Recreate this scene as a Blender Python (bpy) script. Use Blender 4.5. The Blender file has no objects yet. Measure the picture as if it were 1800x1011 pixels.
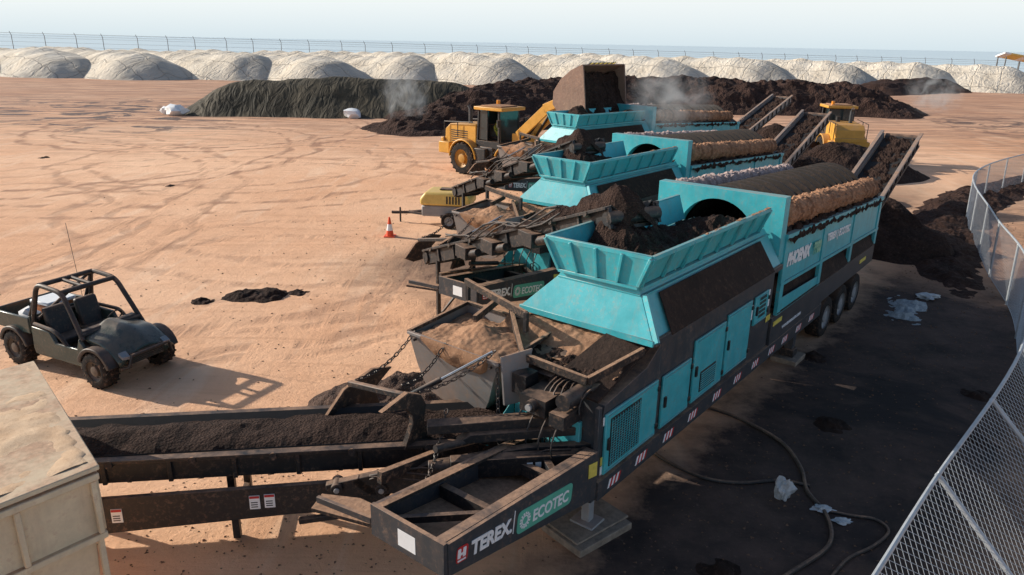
import bpy, bmesh, math, random
from mathutils import Vector, Matrix, noise
random.seed(7)
SC=bpy.context.scene; COL=SC.collection
V=Vector
rad=math.radians
# ------------------------------------------------------------------ node helpers
class NT:
    def __init__(s,name):
        s.m=bpy.data.materials.new(name); s.m.use_nodes=True
        s.t=s.m.node_tree; s.b=s.t.nodes['Principled BSDF']
        s.out=s.t.nodes['Material Output']; s._c=None; s._n=None
    def n(s,ty,**k):
        nd=s.t.nodes.new(ty)
        for a,b in k.items():
            if a.startswith('i_'):
                key=a[2:]; key=int(key) if key.isdigit() else key.replace('_',' ')
                s.set(nd.inputs[key],b)
            else: setattr(nd,a,b)
        return nd
    def set(s,inp,v):
        if isinstance(v,bpy.types.NodeSocket): s.t.links.new(v,inp)
        else:
            if inp.type=='RGBA' and len(v)==3: v=(*v,1)
            inp.default_value=v
    def co(s):
        if not s._c: s._c=s.t.nodes.new('ShaderNodeTexCoord')
        return s._c.outputs['Object']
    def noise(s,scale,detail=5,rough=.6,vec=None,dist=0):
        nd=s.n('ShaderNodeTexNoise',i_Scale=scale,i_Detail=detail,i_Roughness=rough,i_Distortion=dist)
        s.set(nd.inputs['Vector'],vec if vec is not None else s.co()); return nd.outputs['Fac']
    def math(s,op,a,b=0.0,clamp=False):
        nd=s.n('ShaderNodeMath',operation=op,use_clamp=clamp); s.set(nd.inputs[0],a); s.set(nd.inputs[1],b); return nd.outputs[0]
    def rng(s,v,a,b,c=0.,d=1.):
        nd=s.n('ShaderNodeMapRange',clamp=True); s.set(nd.inputs[0],v)
        for i,x in enumerate((a,b,c,d)): nd.inputs[i+1].default_value=x
        return nd.outputs[0]
    def mix(s,f,a,b,mode='MIX'):
        nd=s.n('ShaderNodeMix',data_type='RGBA',blend_type=mode)
        s.set(nd.inputs[0],f); s.set(nd.inputs[6],a); s.set(nd.inputs[7],b); return nd.outputs[2]
    def dot(s,vec,d):
        nd=s.n('ShaderNodeVectorMath',operation='DOT_PRODUCT'); s.set(nd.inputs[0],vec); nd.inputs[1].default_value=d; return nd.outputs['Value']
    def mapv(s,scale=(1,1,1),rot=(0,0,0),loc=(0,0,0)):
        nd=s.n('ShaderNodeMapping'); s.set(nd.inputs[0],s.co()); nd.inputs['Scale'].default_value=scale; nd.inputs['Rotation'].default_value=rot; nd.inputs['Location'].default_value=loc
        return nd.outputs[0]
    def nz(s):
        g=s.n('ShaderNodeNewGeometry'); sp=s.n('ShaderNodeSeparateXYZ'); s.set(sp.inputs[0],g.outputs['Normal']); return sp.outputs[2]
    def bump(s,h,strength=.5,dist=.05):
        nd=s.n('ShaderNodeBump',i_Strength=strength,i_Distance=dist); s.set(nd.inputs['Height'],h); s.set(s.b.inputs['Normal'],nd.outputs[0])
    def fin(s,col,rough=.6,metal=0.,spec=.5):
        s.set(s.b.inputs['Base Color'],col); s.set(s.b.inputs['Roughness'],rough); s.set(s.b.inputs['Metallic'],metal)
        s.set(s.b.inputs['Specular IOR Level'],spec); return s.m
DUST=(.44,.26,.165)
def paint(name,base,rough=.4,dust=.8,metal=0.,dustcol=DUST,grime=.35,sc=2.2,lo=.3,hi=.62,bd=.01,streak=0):
    k=NT(name); nz=k.nz()
    n1=k.noise(sc,8,.7); n2=k.noise(sc*7,6,.7)
    up=k.rng(nz,.35,.95)
    d=k.math('MULTIPLY',up,k.rng(n1,lo,hi),True); d=k.math('MULTIPLY',d,dust)
    spk=k.math('MULTIPLY',k.rng(n2,.50,.70),k.rng(n1,.38,.65)); spk=k.math('MULTIPLY',spk,grime)
    f=k.math('MAXIMUM',d,spk)
    if streak:
        st=k.noise(3.2,6,.7,k.mapv((1.6,1.6,.22))); st=k.math('MULTIPLY',k.rng(st,.50,.72),streak); f=k.math('MAXIMUM',f,st)
    var=k.mix(k.rng(n1,.3,.7),tuple(c*.78 for c in base),tuple(min(1,c*1.12) for c in base))
    dc=k.mix(k.rng(n2,.35,.65),tuple(c*.7 for c in dustcol),tuple(min(1,c*1.15) for c in dustcol))
    c=k.mix(f,var,dc)
    r=k.math('ADD',k.math('MULTIPLY',f,.9-rough),rough,True)
    k.bump(n2,.15 if bd<.02 else .6,bd)
    return k.fin(c,r,metal,.5 if rough<.7 else .2)
def plain(name,base,rough=.5,metal=0.,var=.2,sc=6.,b=.1):
    k=NT(name); n=k.noise(sc,6,.65)
    c=k.mix(k.rng(n,.3,.7),tuple(x*(1-var) for x in base),tuple(min(1,x*(1+var)) for x in base))
    k.bump(n,b,.02); return k.fin(c,rough,metal)
def soil(name,c1,c2,sc=3.,bs=.8,bd=.08,c3=None,vor=1.):
    k=NT(name); n=k.noise(sc,10,.75); n2=k.noise(sc*6,6,.8)
    c=k.mix(k.rng(n,.32,.68),c1,c2)
    c=k.mix(k.rng(n2,.55,.75),c,c3 or tuple(min(1,x*1.9) for x in c2))
    h=n2
    if vor:
        vo=k.n('ShaderNodeTexVoronoi',i_Scale=sc*5); k.set(vo.inputs['Vector'],k.co()); h=k.math('ADD',n2,vo.outputs['Distance'])
    k.bump(h,bs,bd)
    return k.fin(c,.95,0,.2)
TEAL=paint('teal_paint',(.065,.50,.57),.38,.7,grime=.6,streak=.32)
GREY=paint('dark_grey_paint',(.045,.054,.064),.45,.95,grime=.45,lo=.28,hi=.55,streak=.12)
BLACK=paint('black_steel',(.016,.017,.020),.5,.75,grime=.4,lo=.34,hi=.64)
CAKED=paint('soil_caked_steel',(.045,.038,.035),.7,1.,grime=1.,lo=.2,hi=.45,sc=1.8,bd=.03)
RUBSH=paint('soil_caked_rubber_sheet',(.028,.019,.016),.85,.45,dustcol=(.13,.075,.052),grime=.9,sc=1.6,bd=.04,streak=.5)
BINM=paint('worn_bin_steel',(.26,.245,.24),.5,1.,grime=.8,sc=1.5,dustcol=(.40,.24,.155),streak=.45)
DIRT=soil('tan_fines',(.27,.14,.08),(.46,.265,.16),4,.5,.03,vor=0)
COMP=soil('dark_compost',(.022,.013,.010),(.070,.040,.031),1.6,1.,.12,(.16,.10,.08))
COMPF=soil('brown_compost',(.030,.016,.012),(.095,.052,.040),1.2,1.,.16,(.20,.125,.10))
COMPB=soil('belt_compost',(.026,.014,.011),(.085,.05,.038),5,1.,.05,(.20,.13,.10))
TYRE=paint('tyre_rubber',(.018,.018,.019),.85,.5,grime=.6)
RIM=paint('pale_rim',(.32,.33,.34),.4,.5,grime=.4)
DRIM=paint('dark_rim',(.10,.085,.07),.5,.6)
CHROME=plain('cylinder_rod',(.5,.5,.5),.25,.9)
WHITE=plain('white_vinyl',(.88,.89,.90),.5,0,.06)
LAMP=plain('headlight_lens',(.28,.30,.32),.15,0,.1)
GREENB=plain('green_badge',(.12,.46,.34),.45,0,.12)
PGREEN=plain('pale_green_vinyl',(.30,.60,.42),.5)
REDM=plain('red_vinyl',(.55,.03,.03),.5)
YEL=plain('yellow_vinyl',(.75,.62,.12),.5)
BELT=plain('belt_rubber',(.02,.018,.018),.8)
JYEL=paint('loader_yellow',(.72,.36,.05),.4,.8,grime=.6)
LRIM=paint('loader_rim',(.5,.25,.04),.5,.7)
k=NT('tinted_glass'); GLASS=k.fin((.03,.045,.05),.08,0,.8)
def brushmat(name,a,b,dk):
    k=NT(name); n=k.noise(3.,6,.7); n2=k.noise(26,5,.8); st=k.noise(5.5,3,.6,k.mapv((1,.05,.05)))
    c=k.mix(k.rng(n2,.35,.65),a,b); c=k.mix(k.math('MULTIPLY',k.rng(st,.50,.62),.6),c,dk); c=k.mix(k.math('MULTIPLY',k.rng(n,.52,.68),.5),c,dk)
    k.bump(n2,.8,.03); return k.fin(c,.95,0,.15)
BRUSHT=brushmat('tan_bristle',(.36,.185,.105),(.60,.34,.21),(.20,.10,.06))
BRUSHP=brushmat('pale_bristle',(.46,.34,.31),(.68,.54,.50),(.28,.19,.16))
DRUMM=paint('drum_steel',(.034,.025,.020),.6,.5,dustcol=(.15,.08,.05),grime=.8)
GALV=plain('galvanised_steel',(.46,.49,.52),.45,.3,.15)
CREAM=paint('cream_sheet_metal',(.84,.68,.46),.55,1.,dustcol=(.54,.34,.22),grime=.8,sc=1.9,lo=.25,hi=.6,streak=.3)
WOOD=plain('timber_mat',(.28,.22,.17),.85,0,.35,9,.4)
# ------------------------------------------------------------------ geometry helper
class G:
    def __init__(s,off=(0,0,0)):
        s.bm=bmesh.new(); s.mats=[]; s.M=Matrix.Translation(V(off))
    def mi(s,m):
        if m not in s.mats: s.mats.append(m)
        return s.mats.index(m)
    def v(s,p): return s.bm.verts.new(s.M@V(p))
    def f(s,vs,m,sm=False):
        try: fc=s.bm.faces.new(vs)
        except ValueError: return
        fc.material_index=s.mi(m); fc.smooth=sm; return fc
    def poly(s,pts,vec,m):
        a=[s.v(p) for p in pts]; b=[s.v(V(p)+V(vec)) for p in pts]; n=len(pts)
        s.f(a[::-1],m); s.f(b,m)
        for i in range(n): s.f([a[i],a[(i+1)%n],b[(i+1)%n],b[i]],m)
    def box(s,x0,x1,y0,y1,z0,z1,m):
        s.poly([(x0,y0,z0),(x1,y0,z0),(x1,y1,z0),(x0,y1,z0)],(0,0,z1-z0),m)
    def xz(s,pts,y0,y1,m): s.poly([(p[0],y0,p[1]) for p in pts],(0,y1-y0,0),m)
    def quad(s,p,t,m):
        p=[V(q) for q in p]; n=(p[1]-p[0]).cross(p[-1]-p[0]).normalized()*t
        s.poly(p,n,m)
    def beam(s,p,q,w,h,m,up=(0,0,1)):
        p=V(p);q=V(q);d=(q-p).normalized(); u=V(up)
        if abs(d.dot(u))>.98: u=V((1,0,0))
        r=d.cross(u).normalized(); u=r.cross(d).normalized()
        s.poly([p-r*w/2-u*h/2,p+r*w/2-u*h/2,p+r*w/2+u*h/2,p-r*w/2+u*h/2],q-p,m)
    def cyl(s,p,q,r,m,n=14,r2=None,caps=True):
        p=V(p);q=V(q);d=(q-p).normalized(); u=V((0,0,1)) if abs(d.z)<.9 else V((1,0,0))
        e=d.cross(u).normalized(); g=d.cross(e); r2=r if r2 is None else r2
        A=[];B=[]
        for i in range(n):
            t=2*math.pi*i/n; o=e*math.cos(t)+g*math.sin(t)
            A.append(s.v(p+o*r)); B.append(s.v(q+o*r2))
        for i in range(n): s.f([A[i],A[(i+1)%n],B[(i+1)%n],B[i]],m,True)
        if caps: s.f(A[::-1],m); s.f(B,m)
    def tube(s,pts,r,m,n=8):
        for a,b in zip(pts[:-1],pts[1:]):
            s.cyl(a,b,r,m,n)
    def rtube(s,pts,r,m,n=10,caps=True):
        """continuous bent tube"""
        P_=[V(p) for p in pts]; R=[]; e=None
        for i,p in enumerate(P_):
            d=(P_[min(i+1,len(P_)-1)]-P_[max(i-1,0)]).normalized()
            if e is None: e=d.cross(V((0,0,1)) if abs(d.z)<.9 else V((1,0,0))).normalized()
            e=(e-d*e.dot(d)).normalized(); h=d.cross(e)
            R.append([s.v(p+(e*math.cos(2*math.pi*j/n)+h*math.sin(2*math.pi*j/n))*r) for j in range(n)])
        for a,b in zip(R[:-1],R[1:]):
            for j in range(n): s.f([a[j],a[(j+1)%n],b[(j+1)%n],b[j]],m,True)
        if caps: s.f(R[0],m); s.f(R[-1],m)
    def lathe(s,c,ax,prof,m,n=28):
        c=V(c);d=V(ax).normalized(); u=V((0,0,1)) if abs(d.z)<.9 else V((1,0,0))
        e=d.cross(u).normalized(); g=d.cross(e); R=[]
        for r,o in prof:
            R.append([s.v(c+d*o+(e*math.cos(2*math.pi*i/n)+g*math.sin(2*math.pi*i/n))*r) for i in range(n)])
        for a,b in zip(R[:-1],R[1:]):
            for i in range(n): s.f([a[i],a[(i+1)%n],b[(i+1)%n],b[i]],m,True)
    def blob(s,c,r,m,seed=0,amp=.3,sub=2,sq=(1,1,1)):
        t=bmesh.new(); bmesh.ops.create_icosphere(t,subdivisions=sub,radius=1)
        mp={}
        for vt in t.verts:
            p=vt.co.copy(); k=1+amp*noise.noise(p*1.6+V((seed*3.1,seed,0)))+amp*.4*noise.noise(p*4+V((seed,0,0)))
            mp[vt.index]=s.v(V(c)+V((p.x*sq[0],p.y*sq[1],p.z*sq[2]))*r*k)
        for fc in t.faces: s.f([mp[x.index] for x in fc.verts],m,True)
        t.free()
    def done(s,name,parent=None,bevel=0,auto=35,seg=1,**pr):
        bmesh.ops.recalc_face_normals(s.bm,faces=s.bm.faces)
        me=bpy.data.meshes.new(name); s.bm.to_mesh(me); s.bm.free()
        for m in s.mats: me.materials.append(m)
        me.set_sharp_from_angle(angle=rad(auto))
        o=bpy.data.objects.new(name,me); COL.objects.link(o)
        if parent: o.parent=parent
        if bevel:
            b=o.modifiers.new('bevel','BEVEL'); b.width=bevel; b.segments=seg; b.limit_method='ANGLE'; b.angle_limit=rad(40 if seg>1 else 50)
        for a,b in pr.items(): o[a]=b
        return o
def split(o):
    """one object per loose piece"""
    bm=bmesh.new(); bm.from_mesh(o.data); bm.verts.ensure_lookup_table(); seen=set(); isl=[]
    for v in bm.verts:
        if v.index in seen: continue
        st=[v];seen.add(v.index);cur=[]
        while st:
            a=st.pop();cur.append(a.index)
            for e in a.link_edges:
                b=e.other_vert(a)
                if b.index not in seen: seen.add(b.index);st.append(b)
        isl.append(set(cur))
    bm.free()
    if len(isl)<2: return
    for s_ in isl[1:]:
        c=o.copy(); c.data=o.data.copy(); COL.objects.link(c)
        b=bmesh.new(); b.from_mesh(c.data); b.verts.ensure_lookup_table(); bmesh.ops.delete(b,geom=[v for v in b.verts if v.index not in s_],context='VERTS'); b.to_mesh(c.data); b.free()
    b=bmesh.new(); b.from_mesh(o.data); bmesh.ops.delete(b,geom=[v for v in b.verts if v.index not in isl[0]],context='VERTS'); b.to_mesh(o.data); b.free()
def empty(name,loc=(0,0,0),rz=0,**pr):
    o=bpy.data.objects.new(name,None); o.empty_display_size=.5; COL.objects.link(o); o.location=loc; o.rotation_euler=(0,0,rz)
    for a,b in pr.items(): o[a]=b
    return o
def copytree(o,parent=None):
    c=o.copy(); COL.objects.link(c)
    if parent: c.parent=parent
    for ch in list(o.children): copytree(ch,c)
    return c
def setorigin(o,p):
    p=V(p); o.data.transform(Matrix.Translation(-p)); o.location=p
def text(body,size,parent,loc,mat,dx=(1,0,0),nrm=(0,-1,0),bold=.012,name='lettering',ext=.004,sx=1.0,shear=0):
    cu=bpy.data.curves.new('t','FONT'); cu.body=body; cu.size=size; cu.offset=bold*size; cu.extrude=ext; cu.shear=shear
    to=bpy.data.objects.new('t',cu); COL.objects.link(to)
    bpy.context.view_layer.update()
    me=bpy.data.meshes.new_from_object(to.evaluated_get(bpy.context.evaluated_depsgraph_get()))
    bpy.data.objects.remove(to)
    me.transform(Matrix.Diagonal((sx,1,1,1)))
    me.materials.clear(); me.materials.append(mat)
    o=bpy.data.objects.new(name,me); COL.objects.link(o); o.parent=parent
    x=V(dx).normalized(); n=V(nrm).normalized(); y=n.cross(x)
    M=Matrix((x,y,n)).transposed().to_4x4(); M.translation=V(loc); o.matrix_local=M
    return o
def grid_mesh(name,xs,ys,fn,mats,cut=-.04,smooth=False,parent=None,**pr):
    vs=[];nx=len(xs);ny=len(ys);hs=[]
    for y in ys:
        for x in xs:
            h=fn(x,y); hs.append(h); vs.append((x,y,max(h,cut-.02)))
    fs=[]
    for j in range(ny-1):
        for i in range(nx-1):
            q=(j*nx+i,j*nx+i+1,(j+1)*nx+i+1,(j+1)*nx+i)
            if max(hs[a] for a in q)>cut: fs.append(q)
    used=sorted({a for q in fs for a in q}); mp={a:i for i,a in enumerate(used)}
    me=bpy.data.meshes.new(name); me.from_pydata([vs[a] for a in used],[],[tuple(mp[a] for a in q) for q in fs])
    for m in mats: me.materials.append(m)
    if smooth: me.polygons.foreach_set('use_smooth',[True]*len(me.polygons))
    o=bpy.data.objects.new(name,me); COL.objects.link(o)
    if parent: o.parent=parent
    for a,b in pr.items(): o[a]=b
    return o
def lin(a,b,n): return [a+(b-a)*i/n for i in range(n+1)]
def segd(x,y,pts):
    if len(pts)==1: pts=[pts[0],pts[0]]
    best=(1e9,1)
    for (a,b) in zip(pts[:-1],pts[1:]):
        dx,dy=b[0]-a[0],b[1]-a[1]; L=dx*dx+dy*dy
        t=0 if L==0 else max(0,min(1,((x-a[0])*dx+(y-a[1])*dy)/L))
        d=math.hypot(x-a[0]-t*dx,y-a[1]-t*dy); H=a[2]+(b[2]-a[2])*t; W=a[3]+(b[3]-a[3])*t
        if d/W<best[0]: best=(d/W,H)
    return best
def heap(name,ridge,mat,res=.4,amp=.25,seed=0,smooth=False,rnd=.22,**pr):
    """ridge: (x,y,height,halfwidth) world coordinates"""
    cx=sum(p[0] for p in ridge)/len(ridge); cy=sum(p[1] for p in ridge)/len(ridge)
    R=[(p[0]-cx,p[1]-cy,p[2],p[3]) for p in ridge]
    mw=max(p[3] for p in R)*1.15
    x0=min(p[0] for p in R)-mw;x1=max(p[0] for p in R)+mw;y0=min(p[1] for p in R)-mw;y1=max(p[1] for p in R)+mw
    def fn(x,y):
        q=V((x*.35/ (res*2.2)**.5,y*.35/(res*2.2)**.5,seed*7.3))
        t,H=segd(x,y,R)
        t=t*(1+.22*noise.noise(V((x*.9/mw*2,y*.9/mw*2,seed))))
        h=H*(1-math.sqrt(t*t+rnd*rnd)+rnd*.3)
        a=noise.noise(q*1.3)+.55*noise.noise(q*3.1)+.4*noise.noise(q*7)
        return h+amp*a*(1 if h>0 else .3)*min(1,max(.15,h/H*2+.2))
    o=grid_mesh(name,lin(x0,x1,max(4,int((x1-x0)/res))),lin(y0,y1,max(4,int((y1-y0)/res))),fn,[mat],smooth=smooth,**pr)
    o.location=(cx,cy,0); return o
# ------------------------------------------------------------------ camera
F=1300.;P=math.atan(431/F);R_=rad(1.05)
cam=bpy.data.cameras.new('camera'); cam.sensor_width=36; cam.lens=36*F/1800; cam.clip_end=90000; cam.clip_start=.1
co=bpy.data.objects.new('camera',cam); COL.objects.link(co)
co.matrix_world=Matrix.Translation((0,0,7))@Matrix.Rotation(math.pi/2-P,4,'X')@Matrix.Rotation(R_,4,'Z')
SC.camera=co
# ------------------------------------------------------------------ light
TR=V((math.cos(rad(-19)),math.sin(rad(-19)),0)); EL=rad(24)
sd=bpy.data.lights.new('sun','SUN'); sd.energy=5; sd.angle=rad(.5); sd.color=(1,.93,.81)
so=bpy.data.objects.new('sun',sd); COL.objects.link(so)
ld=V((TR.x*math.cos(EL),TR.y*math.cos(EL),-math.sin(EL)))
so.rotation_euler=ld.to_track_quat('-Z','Y').to_euler(); so.location=(-40,20,30)
w=bpy.data.worlds.new('World'); SC.world=w; w.use_nodes=True
t=w.node_tree; bg=t.nodes['Background']
sky=t.nodes.new('ShaderNodeTexSky'); sky.sky_type='NISHITA'; sky.sun_disc=False; sky.sun_elevation=EL
sky.sun_rotation=math.atan2(-TR.x,-TR.y); sky.dust_density=1.5; sky.air_density=1.; sky.ozone_density=1.5
tc=t.nodes.new('ShaderNodeTexCoord'); sp=t.nodes.new('ShaderNodeSeparateXYZ'); t.links.new(tc.outputs['Generated'],sp.inputs[0])
mr=t.nodes.new('ShaderNodeMapRange'); mr.interpolation_type='SMOOTHSTEP'; t.links.new(sp.outputs[2],mr.inputs[0])
mr.inputs[1].default_value=.30; mr.inputs[2].default_value=.0; mr.inputs[3].default_value=0; mr.inputs[4].default_value=.95
mr2=t.nodes.new('ShaderNodeMapRange'); t.links.new(sp.outputs[2],mr2.inputs[0]); mr2.inputs[1].default_value=0; mr2.inputs[2].default_value=.05
hz=t.nodes.new('ShaderNodeMix'); hz.data_type='RGBA'; t.links.new(mr2.outputs[0],hz.inputs[0])
hz.inputs[6].default_value=(6.2,7.2,7.7,1); hz.inputs[7].default_value=(8.2,8.7,8.8,1)
mx=t.nodes.new('ShaderNodeMix'); mx.data_type='RGBA'; t.links.new(mr.outputs[0],mx.inputs[0]); t.links.new(sky.outputs[0],mx.inputs[6]); t.links.new(hz.outputs[2],mx.inputs[7])
t.links.new(mx.outputs[2],bg.inputs['Color']); bg.inputs['Strength'].default_value=.115
SC.view_settings.view_transform='Standard'; SC.view_settings.look='None'; SC.view_settings.exposure=0
# ------------------------------------------------------------------ ground & sea
AX=V((.6198,.7848,0)); LX=V((-.7848,.6198,0))
k=NT('packed_dirt'); c=k.co()
n1=k.noise(.06,6,.6); n2=k.noise(.7,8,.7); n3=k.noise(9,8,.75); n4=k.noise(.22,6,.65,None,1.5)
mp=k.mapv((.10,1.1,1),(0,0,rad(12))); tr=k.noise(1.0,7,.65,mp,1.6)
mp2=k.mapv((.9,.12,1),(0,0,rad(-30)),(5,3,0)); tr2=k.noise(1.1,6,.6,mp2,.8)
col=k.mix(k.rng(n1,.35,.65),(.82,.445,.255),(.98,.62,.40))
col=k.mix(k.math('MULTIPLY',k.rng(n4,.52,.68),.36),col,(.62,.32,.18))
col=k.mix(k.math('MULTIPLY',k.rng(tr,.52,.66),.34),col,(.56,.29,.165))
col=k.mix(k.math('MULTIPLY',k.rng(tr2,.54,.68),.4),col,(1.,.72,.51))
col=k.mix(k.math('MULTIPLY',k.rng(n2,.52,.74),.40),col,(.60,.32,.19))
col=k.mix(k.math('MULTIPLY',k.rng(n3,.57,.72),.35),col,(.42,.235,.15))
sy=k.n('ShaderNodeSeparateXYZ'); k.set(sy.inputs[0],c)
wob=k.math('MULTIPLY',k.noise(.25,3,.5),3.)
trkh=None
for (cx,cy,rr,st) in ((-22,26,9,.5),(-14,30,15,.5),(-30,48,16,.8),(-8,22,6,.35),(-24,60,12,.9),(-5,12,7,.3),(-16,44,9,.6),(-40,30,26,.6),(-20,52,22,.7),(-6,34,12,.4)):
    dx=k.math('SUBTRACT',sy.outputs[0],cx); dy=k.math('SUBTRACT',sy.outputs[1],cy)
    r=k.math('SQRT',k.math('ADD',k.math('MULTIPLY',dx,dx),k.math('MULTIPLY',dy,dy)))
    r=k.math('ADD',r,wob)
    d=k.math('ABSOLUTE',k.math('SUBTRACT',k.math('ABSOLUTE',k.math('SUBTRACT',r,rr+1.5)),1.0))
    f=k.math('MULTIPLY',k.rng(d,.36,.12),k.rng(tr2,.40,.56)); col=k.mix(k.math('MULTIPLY',f,st),col,(.42,.22,.135))
    trkh=f if trkh is None else k.math('MAXIMUM',trkh,f)
far=k.math('MULTIPLY',k.rng(sy.outputs[1],42,68),.8); far=k.math('MULTIPLY',far,k.rng(tr,.42,.58))
col=k.mix(far,col,(.30,.16,.11))
col=k.mix(k.math('MULTIPLY',k.rng(sy.outputs[1],50,85),.40),col,(.33,.18,.13))
wet=k.math('MULTIPLY',k.rng(sy.outputs[1],54,60),k.rng(n4,.52,.58)); wet=k.math('MULTIPLY',wet,k.rng(sy.outputs[1],92,80))
wet=k.math('MULTIPLY',wet,k.math('MAXIMUM',k.rng(sy.outputs[0],-20,-28),k.rng(sy.outputs[0],36,48)))
col=k.mix(k.math('MULTIPLY',wet,.85),col,(.060,.040,.034))
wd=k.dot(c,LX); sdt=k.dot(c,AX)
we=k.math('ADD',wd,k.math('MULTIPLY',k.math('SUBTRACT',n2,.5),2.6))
m1=k.math('MULTIPLY',k.rng(we,5.6,4.3),k.rng(k.math('ADD',sdt,k.math('MULTIPLY',n2,6)),33,27))  # dark soil along the machine's shadow edge, deepening that shadow in the colour
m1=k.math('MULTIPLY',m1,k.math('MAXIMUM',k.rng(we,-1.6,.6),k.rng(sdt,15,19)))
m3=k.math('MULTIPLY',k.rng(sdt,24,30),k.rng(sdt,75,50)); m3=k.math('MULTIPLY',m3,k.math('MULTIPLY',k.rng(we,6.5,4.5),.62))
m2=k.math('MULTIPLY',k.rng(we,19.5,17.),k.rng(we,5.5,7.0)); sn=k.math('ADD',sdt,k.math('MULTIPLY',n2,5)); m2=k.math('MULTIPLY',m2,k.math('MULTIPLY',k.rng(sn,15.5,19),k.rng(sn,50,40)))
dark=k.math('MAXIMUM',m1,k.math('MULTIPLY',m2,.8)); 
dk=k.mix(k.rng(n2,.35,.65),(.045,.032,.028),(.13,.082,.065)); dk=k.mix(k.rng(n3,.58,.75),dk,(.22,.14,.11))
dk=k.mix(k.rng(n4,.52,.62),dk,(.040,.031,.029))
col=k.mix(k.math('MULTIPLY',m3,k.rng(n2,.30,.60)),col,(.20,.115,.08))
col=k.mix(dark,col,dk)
h=k.math('ADD',k.math('MULTIPLY',tr,.6),k.math('ADD',n2,k.math('MULTIPLY',n3,.3))); h=k.math('SUBTRACT',h,k.math('MULTIPLY',trkh,.25))
k.bump(h,.7,.11)
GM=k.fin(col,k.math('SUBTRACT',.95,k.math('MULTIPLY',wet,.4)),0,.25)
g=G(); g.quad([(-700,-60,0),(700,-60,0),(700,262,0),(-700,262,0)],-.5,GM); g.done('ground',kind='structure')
k=NT('hazy_sea'); n=k.noise(.002,6,.6); SEA=k.fin(k.mix(k.rng(n,.3,.7),(.58,.70,.76),(.64,.75,.80)),.8,0,.1)  # distance haze painted into the base colour; the water itself is darker
g=G(); g.quad([(-60000,265,-45),(60000,265,-45),(60000,70000,-45),(-60000,70000,-45)],-1,SEA); g.done('sea',kind='structure')
# loose chips and crumbs on the dirt
random.seed(3)
g=G(); CH=soil('chips',(.10,.055,.035),(.26,.15,.10),9,.5,.02,(.5,.36,.26))
for i in range(4800):
    if i<1900:
        s_=random.uniform(3,40); w_=random.gauss(13,7); 
    elif i<4000:
        s_=random.uniform(2,38); w_=4.4-abs(random.gauss(0,2.6))
    else:
        s_=random.uniform(3,9.5); w_=random.uniform(5,11)
    p=AX*s_+LX*w_; r=random.uniform(.008,.026)*(1+p.length*.02); a=random.random()*6.28
    pts=[p+V((math.cos(a+q*2.09)*r*random.uniform(.6,1.5),math.sin(a+q*2.09)*r*random.uniform(.6,1.3),.003)) for q in range(3)]
    tp=p+V((0,0,r*random.uniform(.4,1.))); vs=[g.v(q) for q in pts]; tv=g.v(tp)
    for q in range(3): g.f([vs[q],vs[(q+1)%3],tv],CH)
o=g.done('wood_chips'); o['kind']='stuff'; o['label']='loose wood chips and soil crumbs scattered over the dirt'
random.seed(7)
# ------------------------------------------------------------------ wheels
def wheel(parent,c,r,wd,axis=(0,1,0),rim=RIM,lug=0,side=-1):
    e=empty('wheel',c); e.parent=parent
    g=G(); a=V(axis)
    g.lathe((0,0,0),a,[(r*.58,-wd/2),(r*.80,-wd*.52),(r*.96,-wd*.46),(r,-wd*.36),(r,wd*.36),(r*.96,wd*.46),(r*.80,wd*.52),(r*.58,wd/2)],TYRE,30)
    if lug:
        n=lug
        for i in range(n):
            for sgn in (-1,1):
                t=2*math.pi*(i+(.5 if sgn>0 else 0))/n
                o=V((math.cos(t),0,math.sin(t))); o2=V((math.cos(t+.22),0,math.sin(t+.22)))
                g.beam(o*(r*.995)+a*sgn*wd*.48, o2*(r*.995)+a*sgn*.02, r*.09, r*.09, TYRE,up=o)
    g.done('tyre',e)
    g=G(); s=side
    g.lathe((0,0,0),a,[(r*.60,s*wd*.5),(r*.60,s*wd*.40),(r*.52,s*wd*.30),(r*.30,s*wd*.22),(r*.28,s*wd*.46),(r*.16,s*wd*.5),(0.001,s*wd*.5)],rim,20)
    for i in range(8):
        t=math.pi*i/4; g.cyl(V((math.cos(t)*r*.38,0,math.sin(t)*r*.38))+a*s*wd*.2,V((math.cos(t)*r*.38,0,math.sin(t)*r*.38))+a*s*wd*.32,r*.035,rim,6)
    g.done('rim',e)
    return e
def chain(g,p,q,sag,m,sz=.055):
    p=V(p);q=V(q); n=max(4,int((q-p).length*1.1/(sz*1.25)))
    pts=[p.lerp(q,i/n)-V((0,0,1))*sag*4*(i/n)*(1-i/n) for i in range(n+1)]
    for i in range(n):
        a,b=pts[i],pts[i+1]; d=(b-a).normalized(); u=V((0,0,1)) if abs(d.z)<.9 else V((1,0,0)); e=d.cross(u).normalized(); h=d.cross(e)
        if i%2: e=h
        c=(a+b)/2; L=sz*.78; W=sz*.42
        ring=[c+d*L+e*W*.5,c+d*L-e*W*.5,c+d*.4*L-e*W,c-d*.4*L-e*W,c-d*L-e*W*.5,c-d*L+e*W*.5,c-d*.4*L+e*W,c+d*.4*L+e*W]
        for j in range(8): g.cyl(ring[j],ring[(j+1)%8],sz*.17,m,4,caps=False)
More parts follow.
